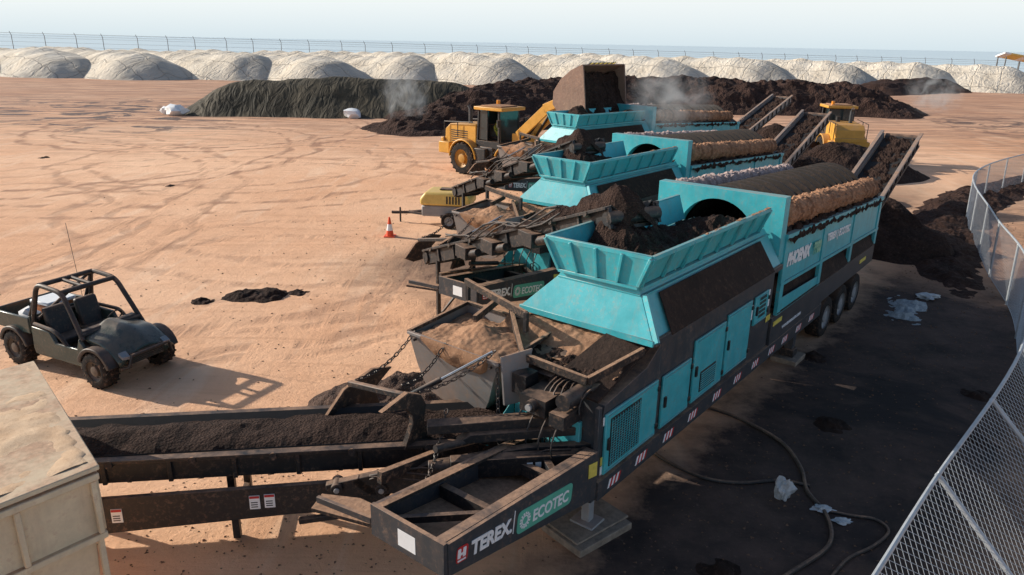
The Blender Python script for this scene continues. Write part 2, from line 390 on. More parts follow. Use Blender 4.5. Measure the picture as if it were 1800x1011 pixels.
# ------------------------------------------------------------------ trommel screen
OFF=(-14,-6,0)
def build_machine():
    A0=math.atan2(AX.y,AX.x); o=AX*14+LX*6
    E=empty('trommel_screen',(o.x,o.y,0),A0)
    # chassis -------------------------------------------------------
    g=G(OFF)
    g.xz([(4.86,1.42),(7.9,.84),(7.9,1.6),(4.86,1.84)],4.65,4.70,GREY)
    g.xz([(4.86,1.52),(7.9,1.1),(7.9,1.5),(4.86,1.84)],5.80,5.85,GREY)
    g.xz([(4.86,1.80),(7.9,1.56),(7.9,1.6),(4.86,1.845)],4.702,4.84,GREY)
    g.xz([(4.86,1.42),(7.9,.84),(7.9,.88),(4.86,1.46)],4.702,4.84,GREY)
    g.xz([(4.86,1.80),(7.9,1.46),(7.9,1.5),(4.86,1.845)],5.70,5.798,CAKED)
    g.box(4.80,4.858,4.66,5.84,1.44,1.86,GREY)
    g.quad([(4.87,4.72,1.50),(7.4,4.72,1.10),(7.4,5.79,1.14),(4.87,5.79,1.52)],.03,CAKED)
    for s_ in (5.9,7.1):
        z=1.84-(s_-4.86)*.079-.2; g.box(s_,s_+.10,4.72,5.78,z-.16,z+.02,BLACK)
    g.beam((7.1,4.8,1.5),(7.8,5.7,1.4),.1,.12,BLACK)
    g.beam((4.95,5.7,1.62),(5.9,4.8,1.60),.07,.09,BLACK)
    g.box(7.9,18.0,4.62,4.86,.80,1.10,GREY); g.box(7.9,18.0,7.1,7.34,.80,1.10,GREY)
    g.xz([(14.5,1.1),(18,1.1),(18,1.15),(22.65,1.18),(22.65,1.66),(14.5,1.70)],4.63,4.84,GREY)
    g.xz([(14.5,1.1),(18,1.1),(18,1.15),(22.65,1.18),(22.65,1.66),(14.5,1.70)],7.16,7.37,GREY)
    g.box(22.5,22.66,4.86,7.14,1.0,1.66,GREY)
    for s_ in (9.,11,13,15,17): g.box(s_,s_+.2,4.88,7.08,.85,1.05,BLACK)
    g.poly([(4.62,6.75,1.44),(4.9,5.86,1.44),(5.2,5.86,1.44),(5.15,6.45,1.44),(4.9,6.9,1.44)],(0,0,.05),CAKED)
    g.beam((4.9,5.95,1.50),(4.76,6.8,1.50),.05,.14,GREY)
    for s_ in (18.75,20.06,21.37): g.cyl((s_,4.9,.55),(s_,7.1,.55),.08,BLACK); g.box(s_-.1,s_+.1,5.1,5.3,.5,1.15,BLACK)
    for s_ in (8.15,8.95,9.85,10.75,11.75,12.7,13.6,14.5,15.3,16.2,17.1):
        for j in range(6):
            x=s_+j*.055
            g.xz([(x,.88),(x+.055,.88),(x+.11,1.02),(x+.055,1.02)],4.612,4.616,(REDM if j%2 else WHITE))
    ch=g.done('chassis',E,.008)
    dx=(1,0,-.13); 
    def P3(s,z,w=4.642): return (s-14,w-6,z)
    text('TEREX.',.255,ch,P3(5.22,1.49),WHITE,dx,bold=.045,sx=.93)
    g=G(OFF)
    def rr(g,s0,z0,L,Hh,m,y,k=-.13,r=.04):
        pts=[]
        for cx,cz,a0 in ((L-r,Hh-r,0),(r,Hh-r,90),(r,r,180),(L-r,r,270)):
            for a in (0,30,60,90): pts.append((cx+r*math.cos(rad(a0+a)),cz+r*math.sin(rad(a0+a))))
        c=math.cos(math.atan(k)); sn=math.sin(math.atan(k))
        g.poly([(s0+x*c-z*sn,y,z0+x*sn+z*c) for x,z in pts],(0,-.006,0),m)
    rr(g,4.97,1.515,.19,.20,REDM,4.648)
    rr(g,4.992,1.575,.048,.115,WHITE,4.641,r=.006); rr(g,5.078,1.563,.048,.115,WHITE,4.641,r=.006); rr(g,5.0,1.605,.125,.028,WHITE,4.640,r=.006); rr(g,4.992,1.533,.135,.020,WHITE,4.641,r=.006)
    g.done('emblem',ch)
    g=G(OFF); rr(g,5.98,1.34,.013,.31,WHITE,4.648,r=.005); g.done('divider_line',ch)
    g=G(OFF); rr(g,6.05,1.275,1.20,.31,GREENB,4.648,r=.07); bd=g.done('badge',ch)
    text('ECOTEC',.225,bd,P3(6.37,1.305,4.640),WHITE,dx,bold=.02,sx=.93)
    g=G(OFF); cx,cz=6.22,1.41
    for i in range(14):
        a=2*math.pi*i/14; g.beam((cx+.075*math.cos(a),4.638,cz+.075*math.sin(a)),(cx+.108*math.cos(a),4.638,cz+.108*math.sin(a)),.006,.024,WHITE)
    for i in range(20):
        a=2*math.pi*i/20;b=2*math.pi*(i+1)/20; g.beam((cx+.06*math.cos(a),4.638,cz+.06*math.sin(a)),(cx+.06*math.cos(b),4.638,cz+.06*math.sin(b)),.006,.015,WHITE)
    g.done('emblem',bd)
    # engine housing --------------------------------------------------
    g=G(OFF)
    g.xz([(7.98,1.1),(7.98,1.95),(8.05,2.25),(9.2,2.42),(9.62,2.68),(9.62,1.1)],4.67,6.2,GREY)
    g.xz([(9.62,1.1),(9.62,2.70),(14.44,2.84),(14.44,1.1)],4.672,7.3,GREY)
    g.quad([(7.98,4.75,2.27),(9.55,4.66,2.80),(9.55,5.25,2.98),(7.98,5.6,2.35)],.04,RUBSH)
    g.box(7.9,7.98,4.67,4.74,1.1,2.25,GREY)
    hs=g.done('engine_housing',E,.008)
    doors=[(8.03,9.55,1.16,2.12,1),(9.72,10.70,1.18,2.10,0),(10.82,12.05,1.20,2.36,2),(12.14,13.25,1.24,2.44,0),(13.42,14.10,1.85,2.44,3)]
    for s0,s1,z0,z1,ty in doors:
        g=G(OFF); g.box(s0,s1,4.625,4.668,z0,z1,TEAL)
        for zz in (z0+.12,z1-.2): g.box(s1-.03,s1+.04,4.60,4.624,zz,zz+.09,BLACK)
        for a,b in (((s0+.04,z0+.04),(s1-.04,z0+.04)),((s0+.04,z1-.04),(s1-.04,z1-.04))): g.beam((a[0],4.62,a[1]),(b[0],4.62,b[1]),.02,.02,TEAL)
        d=g.done('door',hs,.012)
        if ty==1:
            g=G(OFF); g.box(s0+.12,s1-.55,4.612,4.624,z0+.1,z1-.1,BLACK)
            n=18
            for i in range(n):
                zz=z0+.12+(z1-z0-.24)*i/n; g.box(s0+.13,s1-.56,4.604,4.611,zz,zz+.007,TEAL)
            for i in range(12):
                x=s0+.14+(s1-s0-.7)*i/11.5; g.box(x,x+.006,4.602,4.612,z0+.11,z1-.11,TEAL)
            g.done('vent',d)
        if ty==2:
            g=G(OFF); g.box(s0+.28,s1-.33,4.614,4.624,z0+.12,z0+.50,BLACK)
            for i in range(8): g.box(s0+.3,s1-.35,4.606,4.6145,z0+.15+i*.043,z0+.17+i*.043,TEAL)
            g.done('vent',d)
        if ty==3:
            g=G(OFF); g.box(s0+.18,s0+.55,4.617,4.624,z0+.1,z0+.54,TEAL)
            for i in range(5):
                for j in range(5):
                    g.box(s0+.2+i*.07,s0+.24+i*.07,4.610,4.617,z0+.12+j*.09,z0+.18+j*.09,BLACK)
            g.done('vent',d)
        g=G(OFF); g.box(s0+.05,s0+.11,4.595,4.624,(z0+z1)/2-.09,(z0+z1)/2+.09,BLACK); g.done('handle',d)
    g=G(OFF)
    g.xz([(7.66,1.28),(7.87,1.24),(7.87,1.46),(7.66,1.5)],4.636,4.645,YEL)
    for s_,z_,m_ in ((8.0,1.95,WHITE),(7.985,1.17,WHITE),(7.985,1.32,YEL),(14.2,1.7,YEL),(14.33,1.7,YEL)): g.box(s_,s_+.1,4.655,4.664,z_,z_+.13,m_)
    g.box(14.6,15.1,4.618,4.628,1.5,1.6,YEL); g.box(13.30,13.38,4.655,4.668,2.0,2.3,WHITE); g.box(14.16,14.26,4.655,4.668,2.05,2.4,WHITE); g.box(21.2,21.8,4.618,4.628,1.4,1.5,YEL)
    split(g.done('warning_label',hs))
    text('www.terexecotec.com',.13,hs,(15.2-14,4.625-6,1.28),WHITE,(1,0,0),bold=.02)
    g=G(OFF); g.quad([(4.797,5.1,1.52),(4.797,5.38,1.52),(4.797,5.38,1.74),(4.797,5.1,1.74)],.006,WHITE); g.done('instruction_label',ch)
    g=G(OFF)
    g.box(7.90,7.975,4.98,5.48,.98,1.93,TEAL); g.box(7.90,7.975,5.49,6.15,.98,1.93,TEAL)
    g.xz([(7.2,1.45),(7.9,.98),(7.9,1.93)],6.155,6.18,TEAL)
    fp=g.done('door',hs,.01,label='teal double front doors')
    for y,z in ((5.44,1.35),(5.53,1.30)):
        g=G(OFF); g.tube([(7.9,y,z),(7.84,y,z),(7.84,y,z+.25),(7.9,y,z+.25)],.014,BLACK); g.done('handle',fp)
    # hydraulics cluster
    g=G(OFF)
    g.box(7.5,8.2,5.3,5.75,2.05,2.3,BLACK); g.cyl((7.55,5.05,2.35),(8.15,5.05,2.35),.12,BLACK); g.box(7.45,7.9,4.95,5.2,2.0,2.2,BLACK)
    g.cyl((7.4,5.5,2.2),(7.5,5.5,2.2),.09,BLACK); g.cyl((7.36,5.5,2.2),(7.4,5.5,2.2),.05,RIM)
    g.box(7.7,8.0,5.8,6.05,2.15,2.45,BLACK)
    for j in range(8):
        y=4.92+j*.085; pts=[(8.05-(.28+.03*(j%3))*math.cos(a*.35),y+.02*math.sin(a+j),2.13+.30*math.sin(a*.35)) for a in range(9)]; g.rtube(pts,.016,BLACK,6)
    for j in range(4):
        pts=[(7.6-.1*math.sin(a*.8)-.05*a,5.1+.22*j,2.05-a*.13) for a in range(7)]; g.rtube(pts,.014,BLACK,6)
    g.done('hydraulic_motor',E)
    # hopper ---------------------------------------------------------
    g=G(OFF)
    T=[(9.28,4.76,4.08),(9.28,6.64,4.08),(13.9,6.66,4.06),(13.9,4.76,4.06)]
    B=[(9.36,4.98,3.60),(9.36,6.42,3.60),(13.9,6.5,3.60),(13.9,4.95,3.60)]
    t_=.035
    g.quad([B[1],B[0],T[0],T[1]],t_,TEAL)
    g.quad([B[0],B[3],T[3],T[0]],-t_,TEAL)
    g.quad([B[1],B[2],T[2],T[1]],t_,TEAL)
    for a,b in ((T[0],T[1]),(T[0],T[3]),(T[1],T[2])): g.beam(V(a),V(b),.07,.07,TEAL)
    for a,b in ((B[0],B[1]),(B[0],B[3]),(B[1],B[2])): g.beam(V(a)-V((0,0,.03)),V(b)-V((0,0,.03)),.14,.05,TEAL)
    for i in range(5):
        q=i/4; p0=V(B[0]).lerp(V(B[1]),q); p1=V(T[0]).lerp(V(T[1]),q); g.beam(p0+V((-.04,0,0)),p1+V((-.04,0,0)),.05,.07,TEAL,up=(1,0,0))
    for i in range(8):
        q=i/7; p0=V(B[0]).lerp(V(B[3]),q); p1=V(T[0]).lerp(V(T[3]),q); g.beam(p0+V((0,-.03,0)),p1+V((0,-.03,0)),.05,.05,TEAL,up=(0,1,0))
    N=[(9.40,5.0,3.57),(9.40,6.38,3.57),(14.4,6.5,3.57),(14.4,5.0,3.57)]
    Nb=[(9.38,4.94,3.46),(9.38,6.44,3.46),(14.4,6.6,3.46),(14.4,4.92,3.46)]
    Fb=[(9.12,4.55,2.86),(9.12,7.02,2.86),(14.42,7.2,2.86),(14.42,4.56,2.86)]
    for (a,b) in ((N,Nb),(Nb,Fb)):
        g.quad([b[1],b[0],a[0],a[1]],.03,TEAL); g.quad([b[0],b[3],a[3],a[0]],-.03,TEAL); g.quad([b[1],b[2],a[2],a[1]],.03,TEAL)
    g.beam(Nb[0],Nb[1],.10,.03,TEAL); g.beam(Nb[0],Nb[3],.10,.03,TEAL)
    g.beam(Fb[0],Fb[1],.06,.1,TEAL); g.beam(Fb[0],Fb[3],.06,.1,GREY)
    g.beam(V(Nb[0])+V((0,-.02,0)),V(Fb[0])+V((0,-.02,0)),.16,.05,TEAL,up=(1,0,0))
    g.quad([(9.6,4.49,2.88),(13.9,4.50,2.88),(13.9,4.86,3.43),(9.78,4.86,3.43)],-.02,RUBSH)
    hp=g.done('hopper',E,.006)
    grid_mesh('compost_load',lin(-4.64,.3,90),lin(-1.04,.47,32),lambda x,y:3.66+.26*noise.noise(V((x*1.3,y*1.3,2)))+.10*noise.noise(V((x*5,y*5,2)))+.06*noise.noise(V((x*11,y*11,2)))+max(0,.60-.55*math.hypot(x+3.0,(y-.1)*1.1)),[COMPB],parent=hp)
    grid_mesh('rim_dust',lin(-4.72,-.1,110),lin(-1.265,-1.205,2),lambda x,y:4.10+.035*noise.noise(V((x*3,1,2)))+.02*noise.noise(V((x*12,y*30,2))),[DIRT],cut=4.097,parent=hp)
    # trommel box -----------------------------------------------------
    g=G(OFF)
    cw,cz,r=6.03,3.15,.86
    w0_,w1_,z0_,z1_=4.652,7.4,2.86,4.22
    angs=[i*2*math.pi/48 for i in range(48)]
    for cwr,czr in ((w0_,z0_),(w1_,z0_),(w1_,z1_),(w0_,z1_)): angs.append(math.atan2(czr-cz,cwr-cw)%(2*math.pi))
    angs=sorted(angs); ring=[]
    for a in angs:
        dw,dz=math.cos(a),math.sin(a); ts=[]
        if dw>1e-6: ts.append((w1_-cw)/dw)
        if dw<-1e-6: ts.append((w0_-cw)/dw)
        if dz>1e-6: ts.append((z1_-cz)/dz)
        if dz<-1e-6: ts.append((z0_-cz)/dz)
        tt=min(ts); ri=min(r,tt*.98); ring.append(((cw+dw*tt,cz+dz*tt),(cw+dw*ri,cz+dz*ri)))
    O0=[g.v((14.45,p[0][0],p[0][1])) for p in ring]; I0=[g.v((14.45,p[1][0],p[1][1])) for p in ring]
    O1=[g.v((14.72,p[0][0],p[0][1])) for p in ring]; I1=[g.v((14.72,p[1][0],p[1][1])) for p in ring]
    n=len(ring)
    for i in range(n):
        j=(i+1)%n
        g.f([O0[i],O0[j],I0[j],I0[i]],TEAL); g.f([O1[i],O1[j],I1[j],I1[i]],TEAL); g.f([O0[i],O0[j],O1[j],O1[i]],TEAL); g.f([I0[i],I0[j],I1[j],I1[i]],TEAL)
    zr=lambda s:3.35-.0475*(s-14.86)
    for wa,wb in ((4.652,4.70),(7.34,7.39)):
        g.xz([(14.73,zr(14.73)-1.02),(22.65,zr(22.65)-.90),(22.65,zr(22.65)),(14.73,zr(14.73))],wa,wb,TEAL)
    for s_ in (14.73,17.35,19.9,22.45):
        g.xz([(s_,1.70),(s_+.2,1.70),(s_+.2,zr(s_)),(s_,zr(s_))],4.622,4.70,TEAL)
        g.xz([(s_,1.70),(s_+.2,1.70),(s_+.2,zr(s_)),(s_,zr(s_))],7.34,7.42,TEAL)
    g.xz([(14.74,1.70),(17.34,1.70),(17.34,1.95),(14.74,2.05)],4.63,4.655,TEAL)
    for wa in (4.60,7.30): g.xz([(14.73,zr(14.73)-.02),(22.7,zr(22.7)-.02),(22.7,zr(22.7)+.08),(14.73,zr(14.73)+.08)],wa,wa+.12,TEAL)
    z_,hh=-1.02,.07; g.xz([(14.73,zr(14.73)+z_),(22.7,zr(22.7)+z_*.87),(22.7,zr(22.7)+z_*.87+hh),(14.73,zr(14.73)+z_+hh)],4.617,4.65,TEAL)
    g.box(22.5,22.64,4.72,7.33,1.68,zr(22.5)-.02,TEAL)
    g.quad([(14.74,4.64,1.72),(22.5,4.64,1.70),(22.5,4.95,2.25),(14.74,4.95,2.4)],.03,RUBSH)
    g.quad([(14.74,7.40,1.72),(22.5,7.40,1.70),(22.5,7.1,2.25),(14.74,7.1,2.4)],-.03,RUBSH)
    g.quad([(14.73,4.72,zr(14.73)+.02),(22.6,4.72,zr(22.6)+.02),(22.6,5.15,zr(22.6)+.25),(14.73,5.15,zr(14.73)+.25)],.03,DRUMM)
    g.quad([(14.73,7.3,zr(14.73)+.02),(22.6,7.3,zr(22.6)+.02),(22.6,6.9,zr(22.6)+.25),(14.73,6.9,zr(14.73)+.25)],-.03,DRUMM)
    bx=g.done('screen_box',E,.006)
    text('PHOENIX',.37,bx,(14.98-14,4.636-6,2.72),WHITE,(1,0,-.0475),bold=.06,sx=.90,shear=.15,ext=.006)
    text('3300',.37,bx,(16.62-14,4.610-6,2.64),PGREEN,(1,0,-.0475),bold=.05,sx=.70,shear=.15,ext=.006)
    text('TEREX | ECOTEC',.25,bx,(17.70-14,4.636-6,2.72),WHITE,(1,0,-.0475),bold=.045,sx=1.0,ext=.006)
    # drum
    g=G(OFF)
    d0=V((14.74,6.03,3.12)); d1=V((22.4,6.03,2.78)); ax=(d1-d0)
    L=ax.length; prof=[(.98,0)]
    N_=15
    for i in range(N_):
        a=L*(i+.15)/N_; prof+= [(.98,a),(1.12,a+.01),(1.12,a+.08),(.98,a+.09)]
    prof.append((.98,L)); g.lathe(d0,ax,prof,DRUMM,56)
    g.lathe(d0,ax,[(.85,.02),(.85,L)],COMP,32)
    g.done('screening_drum',E)
    def brush(p,q,r,m,name='cleaning_brush'):
        g=G(OFF); p=V(p);q=V(q); d=(q-p).normalized(); e=d.cross(V((0,0,1))).normalized(); h=d.cross(e)
        NL=260; NR=36; rings=[]
        for i in range(NL+1):
            lob=.70+.30*abs(math.sin(i/NL*math.pi*14+.5*math.sin(i*.21)))**.35+.05*math.sin(i*.13)
            rings.append([g.v(p.lerp(q,i/NL)+(e*math.cos(2*math.pi*j/NR)+h*math.sin(2*math.pi*j/NR))*r*lob*(random.uniform(.84,1.04)+(.14 if random.random()<.10 else 0))) for j in range(NR)])
        for a,b in zip(rings[:-1],rings[1:]):
            for j in range(NR): g.f([a[j],a[(j+1)%NR],b[(j+1)%NR],b[j]],m)
        g.f(rings[0],m); g.f(rings[-1],m)
        g.cyl(p-d*.15,q+d*.15,.06,BLACK)
        return g.done(name,E)
    brush((14.9,4.88,3.80),(21.9,4.88,3.38),.27,BRUSHT).__setitem__('label','tan bristle brush')
    brush((14.9,7.15,3.98),(21.9,7.15,3.54),.24,BRUSHP).__setitem__('label','pale pinkish bristle brush')
    def led(x,y):
        t=max(0,1-abs(y+1.25)/.2)
        return zr(x+14)-.04+.20*t+.14*t*noise.noise(V((x*2,y*2,5)))+.08*noise.noise(V((x*6,y*6,5)))
    grid_mesh('compost_clumps',lin(.75,8.4,130),lin(-1.45,-1.02,10),led,[COMPB],cut=-9,parent=bx)
    g=G(OFF)
    for i in range(34):
        s_=14.9+random.random()*7.4; hh=.10*random.random(); g.blob((s_,4.60,zr(s_)-hh+.03),.05+.04*random.random(),COMPB,i,.6,1,(1.6,.35,1.0))
    o=g.done('hanging_compost',bx); o['kind']='stuff'
    for s_ in (18.75,20.06,21.37):
        wheel(E,(s_-14,4.85-6,.53),.53,.38,side=-1)
        wheel(E,(s_-14,7.15-6,.53),.53,.38,side=1)
    for w_ in (4.95,6.9):
        g=G(OFF); g.box(8.1,8.3,w_-.1,w_+.1,.55,1.1,GREY); g.box(8.13,8.27,w_-.07,w_+.07,.12,.6,RIM); lg=g.done('landing_leg',E,.01)
        g=G(OFF); g.box(8.02,8.38,w_-.2,w_+.2,.16,.20,RIM); g.done('foot',lg,.01)
    g=G(OFF); g.box(16.6,16.8,4.75,4.95,.3,.85,GREY); g.box(16.55,16.85,4.7,5.0,.12,.3,BLACK); g.done('landing_leg',E,.01)
    # collecting bin: rounded chute -----------------------------------
    g=G(OFF)
    pf=[(8.12,2.57),(8.12,1.95),(8.08,1.62),(7.97,1.44),(7.75,1.36),(7.25,1.33),(6.98,1.36),(6.78,1.48),(6.62,1.75),(6.42,2.2),(6.24,2.54)]
    fx=lambda z:7.62+.30*(2.57-z)
    fr=[(fx(z),w_,z) for w_,z in pf]; bk=[(9.05,w_,z+.12) for w_,z in pf]
    a=[g.v(p) for p in fr]; b=[g.v(p) for p in bk]
    g.f(a,BINM); g.f(b[::-1],BINM)
    for i in range(len(a)-1): g.f([a[i],a[i+1],b[i+1],b[i]],BINM,True)
    g.beam(fr[0],fr[-1],.06,.05,BINM); g.beam(fr[0],bk[0],.06,.06,CAKED); g.beam(fr[-1],bk[-1],.06,.06,CAKED); g.beam(bk[0],bk[-1],.06,.06,CAKED)
    g.poly([(7.62,6.22,2.68),(7.66,6.18,1.90),(7.82,6.02,1.95),(8.1,6.02,2.72)],(0,-.04,0),BINM)
    for i in range(6):
        q=(i+.5)/6; p=V(fr[0]).lerp(V(fr[-1]),q); g.cyl(p+V((-.035,0,-.09)),p+V((.02,0,-.09)),.022,BLACK,8)
    bn=g.done('collecting_bin',E,.006)
    grid_mesh('tan_fines_load',lin(-6.32,-4.97,60),lin(.28,2.08,80),lambda x,y:2.50+.28*max(0,1-abs(x+5.8)*1.2)*max(0,1-abs(y-1.0)*.9)+.06*noise.noise(V((x*3,y*3,1)))+.022*noise.noise(V((x*13,y*13,1)))-max(0,-6.30-x)*6,[DIRT],cut=2.0,smooth=True,parent=bn)
    vs=[];fs=[];NX=40;NZ=16
    for j in range(NZ+1):
        for i in range(NX+1):
            w_=6.44+1.35*i/NX; lim=max(.03,.42*math.sin(math.pi*min(1,max(0,i/NX)))**.5+.20*noise.noise(V((w_*2.2,3,1)))+.08*noise.noise(V((w_*8,3,1))))
            z=2.60-lim*j/NZ; x=fx(z)-.03-.05*math.sin(math.pi*min(1,j/NZ*1.05))*(1+.6*noise.noise(V((w_*6,z*6,0))))+(.06 if j==NZ else 0)
            vs.append((x-14,w_-6,z))
    for j in range(NZ):
        for i in range(NX): q=j*(NX+1)+i; fs.append((q,q+1,q+NX+2,q+NX+1))
    me=bpy.data.meshes.new('spilled_fines'); me.from_pydata(vs,[],fs); me.materials.append(DIRT); me.polygons.foreach_set('use_smooth',[True]*len(me.polygons)); o=bpy.data.objects.new('spilled_fines',me); COL.objects.link(o); o.parent=bn
    g=G(OFF)
    g.quad([(8.05,4.9,2.40),(8.05,6.2,2.40),(9.15,7.2,2.62),(9.15,4.8,2.62)],.03,BLACK)
    for p,q in (((8.0,4.95,2.55),(8.0,6.0,2.6)),((8.0,6.1,2.6),(9.1,7.2,2.75)),((8.0,4.95,2.55),(9.1,4.7,2.72)),((8.3,7.3,2.80),(9.1,7.5,2.85)),((8.6,6.5,2.98),(9.2,8.3,3.0))):
        g.beam(p,q,.07,.12,CAKED)
    g.beam((8.6,6.5,2.7),(8.6,6.5,3.03),.07,.07,BLACK); g.beam((9.2,8.25,2.4),(9.2,8.25,3.0),.07,.07,BLACK)
    tr_=g.done('fines_tray',E,.006)
    grid_mesh('tan_fines_heap',lin(-5.6,-4.55,60),lin(-1.25,1.2,110),lambda x,y:2.48+.40*max(0,min(1,(x+5.45)/.85))*(1-.12*abs(y))+.09*noise.noise(V((x*2.5,y*2.5,4)))+.022*noise.noise(V((x*13,y*13,4))),[DIRT],smooth=True,parent=tr_)
    grid_mesh('dark_compost_load',lin(-5.9,-5.3,30),lin(-1.0,1.0,50),lambda x,y:2.50+.10*noise.noise(V((x*4,y*4,9)))+.05*noise.noise(V((x*12,y*12,9)))+(-1 if y>.3+(x+5.9)*1.2 else 0),[COMPB],cut=2.3,parent=tr_)
    g=G(OFF); g.beam((5.6,6.6,1.50),(8.2,6.45,1.22),.10,.18,CAKED); g.done('support_arm',E,.006)
    g=G(OFF)
    g.poly([(6.35,6.9,1.45),(6.85,6.9,1.45),(6.74,6.9,1.75),(6.80,6.9,2.0),(6.70,6.9,2.20),(6.45,6.9,2.32),(5.95,6.9,2.20),(6.40,6.9,2.08),(6.52,6.9,1.94),(6.53,6.9,1.8)],(0,.10,0),CAKED)
    g.poly([(6.5,8.5,1.3),(7.3,8.5,1.3),(7.2,8.5,1.6),(7.6,8.5,1.85),(7.2,8.5,1.95),(6.6,8.5,1.8),(6.2,8.5,1.45)],(0,.08,0),CAKED)
    g.beam((6.55,6.94,2.20),(6.7,8.5,1.88),.09,.09,BLACK)
    g.done('bracket',E,.012)
    g=G(OFF); g.cyl((6.7,7.3,2.0),(7.1,6.9,2.3),.045,BLACK); g.cyl((7.05,6.95,2.26),(7.62,6.35,2.72),.025,CHROME); g.done('hydraulic_ram',E)
    g=G(OFF); g.cyl((6.3,6.25,1.75),(7.2,6.1,1.6),.055,BLACK); g.cyl((7.2,6.1,1.6),(7.85,5.98,1.5),.03,CHROME); g.done('hydraulic_ram',E)
    for p,q,sg in (((7.62,6.3,2.75),(6.7,7.0,2.2),.1),((7.65,8.0,2.6),(6.75,8.4,1.95),.15),((7.6,6.25,2.5),(7.3,5.95,1.5),.02),((6.9,6.6,2.0),(5.6,5.9,1.55),.25),((7.62,7.3,2.6),(6.9,7.5,2.1),.15),((8.1,6.2,2.5),(7.6,6.2,1.3),.03)):
        g=G(OFF); chain(g,p,q,sg,BLACK,.06); g.done('chain',E)
    # rear overs conveyor --------------------------------------------
    g=G(OFF)
    p0=V((22.4,5.85,1.25)); p1=V((29.8,5.85,3.95)); d=(p1-p0)
    for w_ in (5.28,6.42):
        sg=1 if w_>6 else -1
        g.beam(p0+V((0,w_-5.85,.0)),p1+V((0,w_-5.85,0)),.05,.36,BINM)
        g.beam(p0+V((0,(w_-5.85)*1.12,.24)),p1+V((0,(w_-5.85)*1.12,.24)),.12,.06,BINM)
        g.beam(p0+V((0,(w_-5.85)*1.06,-.20)),p1+V((0,(w_-5.85)*1.06,-.20)),.10,.06,BLACK)
        for i in range(15):
            c_=p0+d*(i+.5)/15+V((0,(w_-5.85)+sg*.055,0)); g.beam(c_+V((0,0,-.2)),c_+V((0,0,.22)),.06,.05,BLACK)
    for i in range(16): 
        c_=p0+d*(i+.5)/16; g.beam(c_+V((0,-.55,-.12)),c_+V((0,.55,-.12)),.06,.06,BLACK)
    g.beam((22.6,5.4,.95),(26.8,5.4,2.5),.08,.1,BLACK); g.beam((22.6,6.3,.95),(26.8,6.3,2.5),.08,.1,BLACK)
    g.cyl(p1+V((.05,-.52,.0)),p1+V((.05,.52,.0)),.16,BLACK)
    cv=g.done('discharge_conveyor',E,.005)
    sl=(p1.z-p0.z)/(p1.x-p0.x)
    g=G(OFF); g.beam(p0+V((0,0,.02)),p1+V((0,0,.02)),1.04,.04,BELT)
    g.done('belt',cv)
    grid_mesh('compost_load',lin(8.6,15.8,120),lin(-.60,.30,14),lambda x,y:p0.z+.03+(x-8.4)*sl+.06*(1-((y+.15)/.45)**2)+.12*noise.noise(V((x*3,y*3,1)))+.08*noise.noise(V((x*9,y*9,1))),[COMPB],cut=-9,parent=cv)
    E['category']='screening machine'; E['group']='trommel screens parked side by side'
    return E
M1=build_machine()
M1['label']='teal and dark grey trommel screen with its hopper full of compost'
def mcopy(ds,dw,lab,rot=0):
    e=copytree(M1); d=AX*ds+LX*dw; e.location=V(M1.location)+d; e.rotation_euler.z+=rot; e['label']=lab; return e
M2=mcopy(6.9,5.4,'teal trommel screen standing between two identical screening machines',rad(-1))
M3=mcopy(17.9,12.5,'teal trommel screen being loaded by a yellow wheel loader',rad(-7))
# ------------------------------------------------------------------ generic conveyors
def conveyor(name,p,q,wd,label,deep=.35,load=True,group=None,cat='conveyor',pile=0,amp=1.):
    p=V(p);q=V(q);d=q-p; L=d.length; rz=math.atan2(d.y,d.x); pit=math.atan2(d.z,math.hypot(d.x,d.y))
    E=empty(name,(p.x,p.y,0),rz,label=label,category=cat)
    if group: E['group']=group
    M=Matrix.Translation((0,0,p.z))@Matrix.Rotation(-pit,4,'Y')
    g=G(); g.M=M
    for s in (-1,1):
        g.beam((0,s*wd/2,0),(L,s*wd/2,0),.06,deep,BLACK)
        g.beam((0,s*(wd/2+.05),deep/2),(L,s*(wd/2+.05),deep/2),.14,.05,BLACK)
        n=int(L/.8)
        for i in range(n+1): g.beam((L*i/n,s*(wd/2+.05),-deep/2),(L*i/n,s*(wd/2+.05),deep/2),.06,.06,BLACK)
    n=int(L/.9)
    for i in range(n+1): 
        g.beam((L*i/n,-wd/2,-deep/2),(L*i/n,wd/2,-deep/2),.06,.06,BLACK)
    g.cyl((.05,-wd/2-.08,0),(.05,wd/2+.08,0),.15,BLACK); g.cyl((L-.05,-wd/2-.08,0),(L-.05,wd/2+.08,0),.13,BLACK)
    g.done('frame',E,.005)
    n=int(L/1.0)
    for i in range(n): 
        for s in (-1,1):
            g=G(); g.M=M; g.cyl((L*(i+.5)/n,s*(wd/2-.05),.12),(L*(i+.5)/n,s*(wd/2+.14),.16),.055,CAKED,10); g.done('roller',E)
    g=G(); g.M=M; g.beam((0,0,.06),(L,0,.06),wd*.92,.03,BELT)
    for s in (-1,1): g.quad([(0,s*wd*.30,.08),(L,s*wd*.30,.08),(L,s*wd*.47,.22),(0,s*wd*.47,.22)],.015,BELT)
    g.done('belt',E)
    if load:
        o=grid_mesh('compost_load',lin(0,L+.15,int(L/.07)),lin(-wd*.44,wd*.44,18),lambda x,y:.14+(.12+pile*max(0,(x-L*.62)/(L*.38)))*(1-(y/(wd*.44))**2)+amp*(.10*noise.noise(V((x*2.2,y*2.5,L)))+.05*noise.noise(V((x*8,y*8,L))))-max(0,x-L+.25)**2*4,[COMPB],cut=-9,parent=E)
        o.data.transform(M)
    return E
c1=conveyor('conveyor',(-1.8,18.6,1.7),(2.05,12.3,4.25),.95,'black steel conveyor heaped with dark compost above a teal hopper',group='feed conveyors over the hoppers',pile=.32,amp=1.8)
g=G()
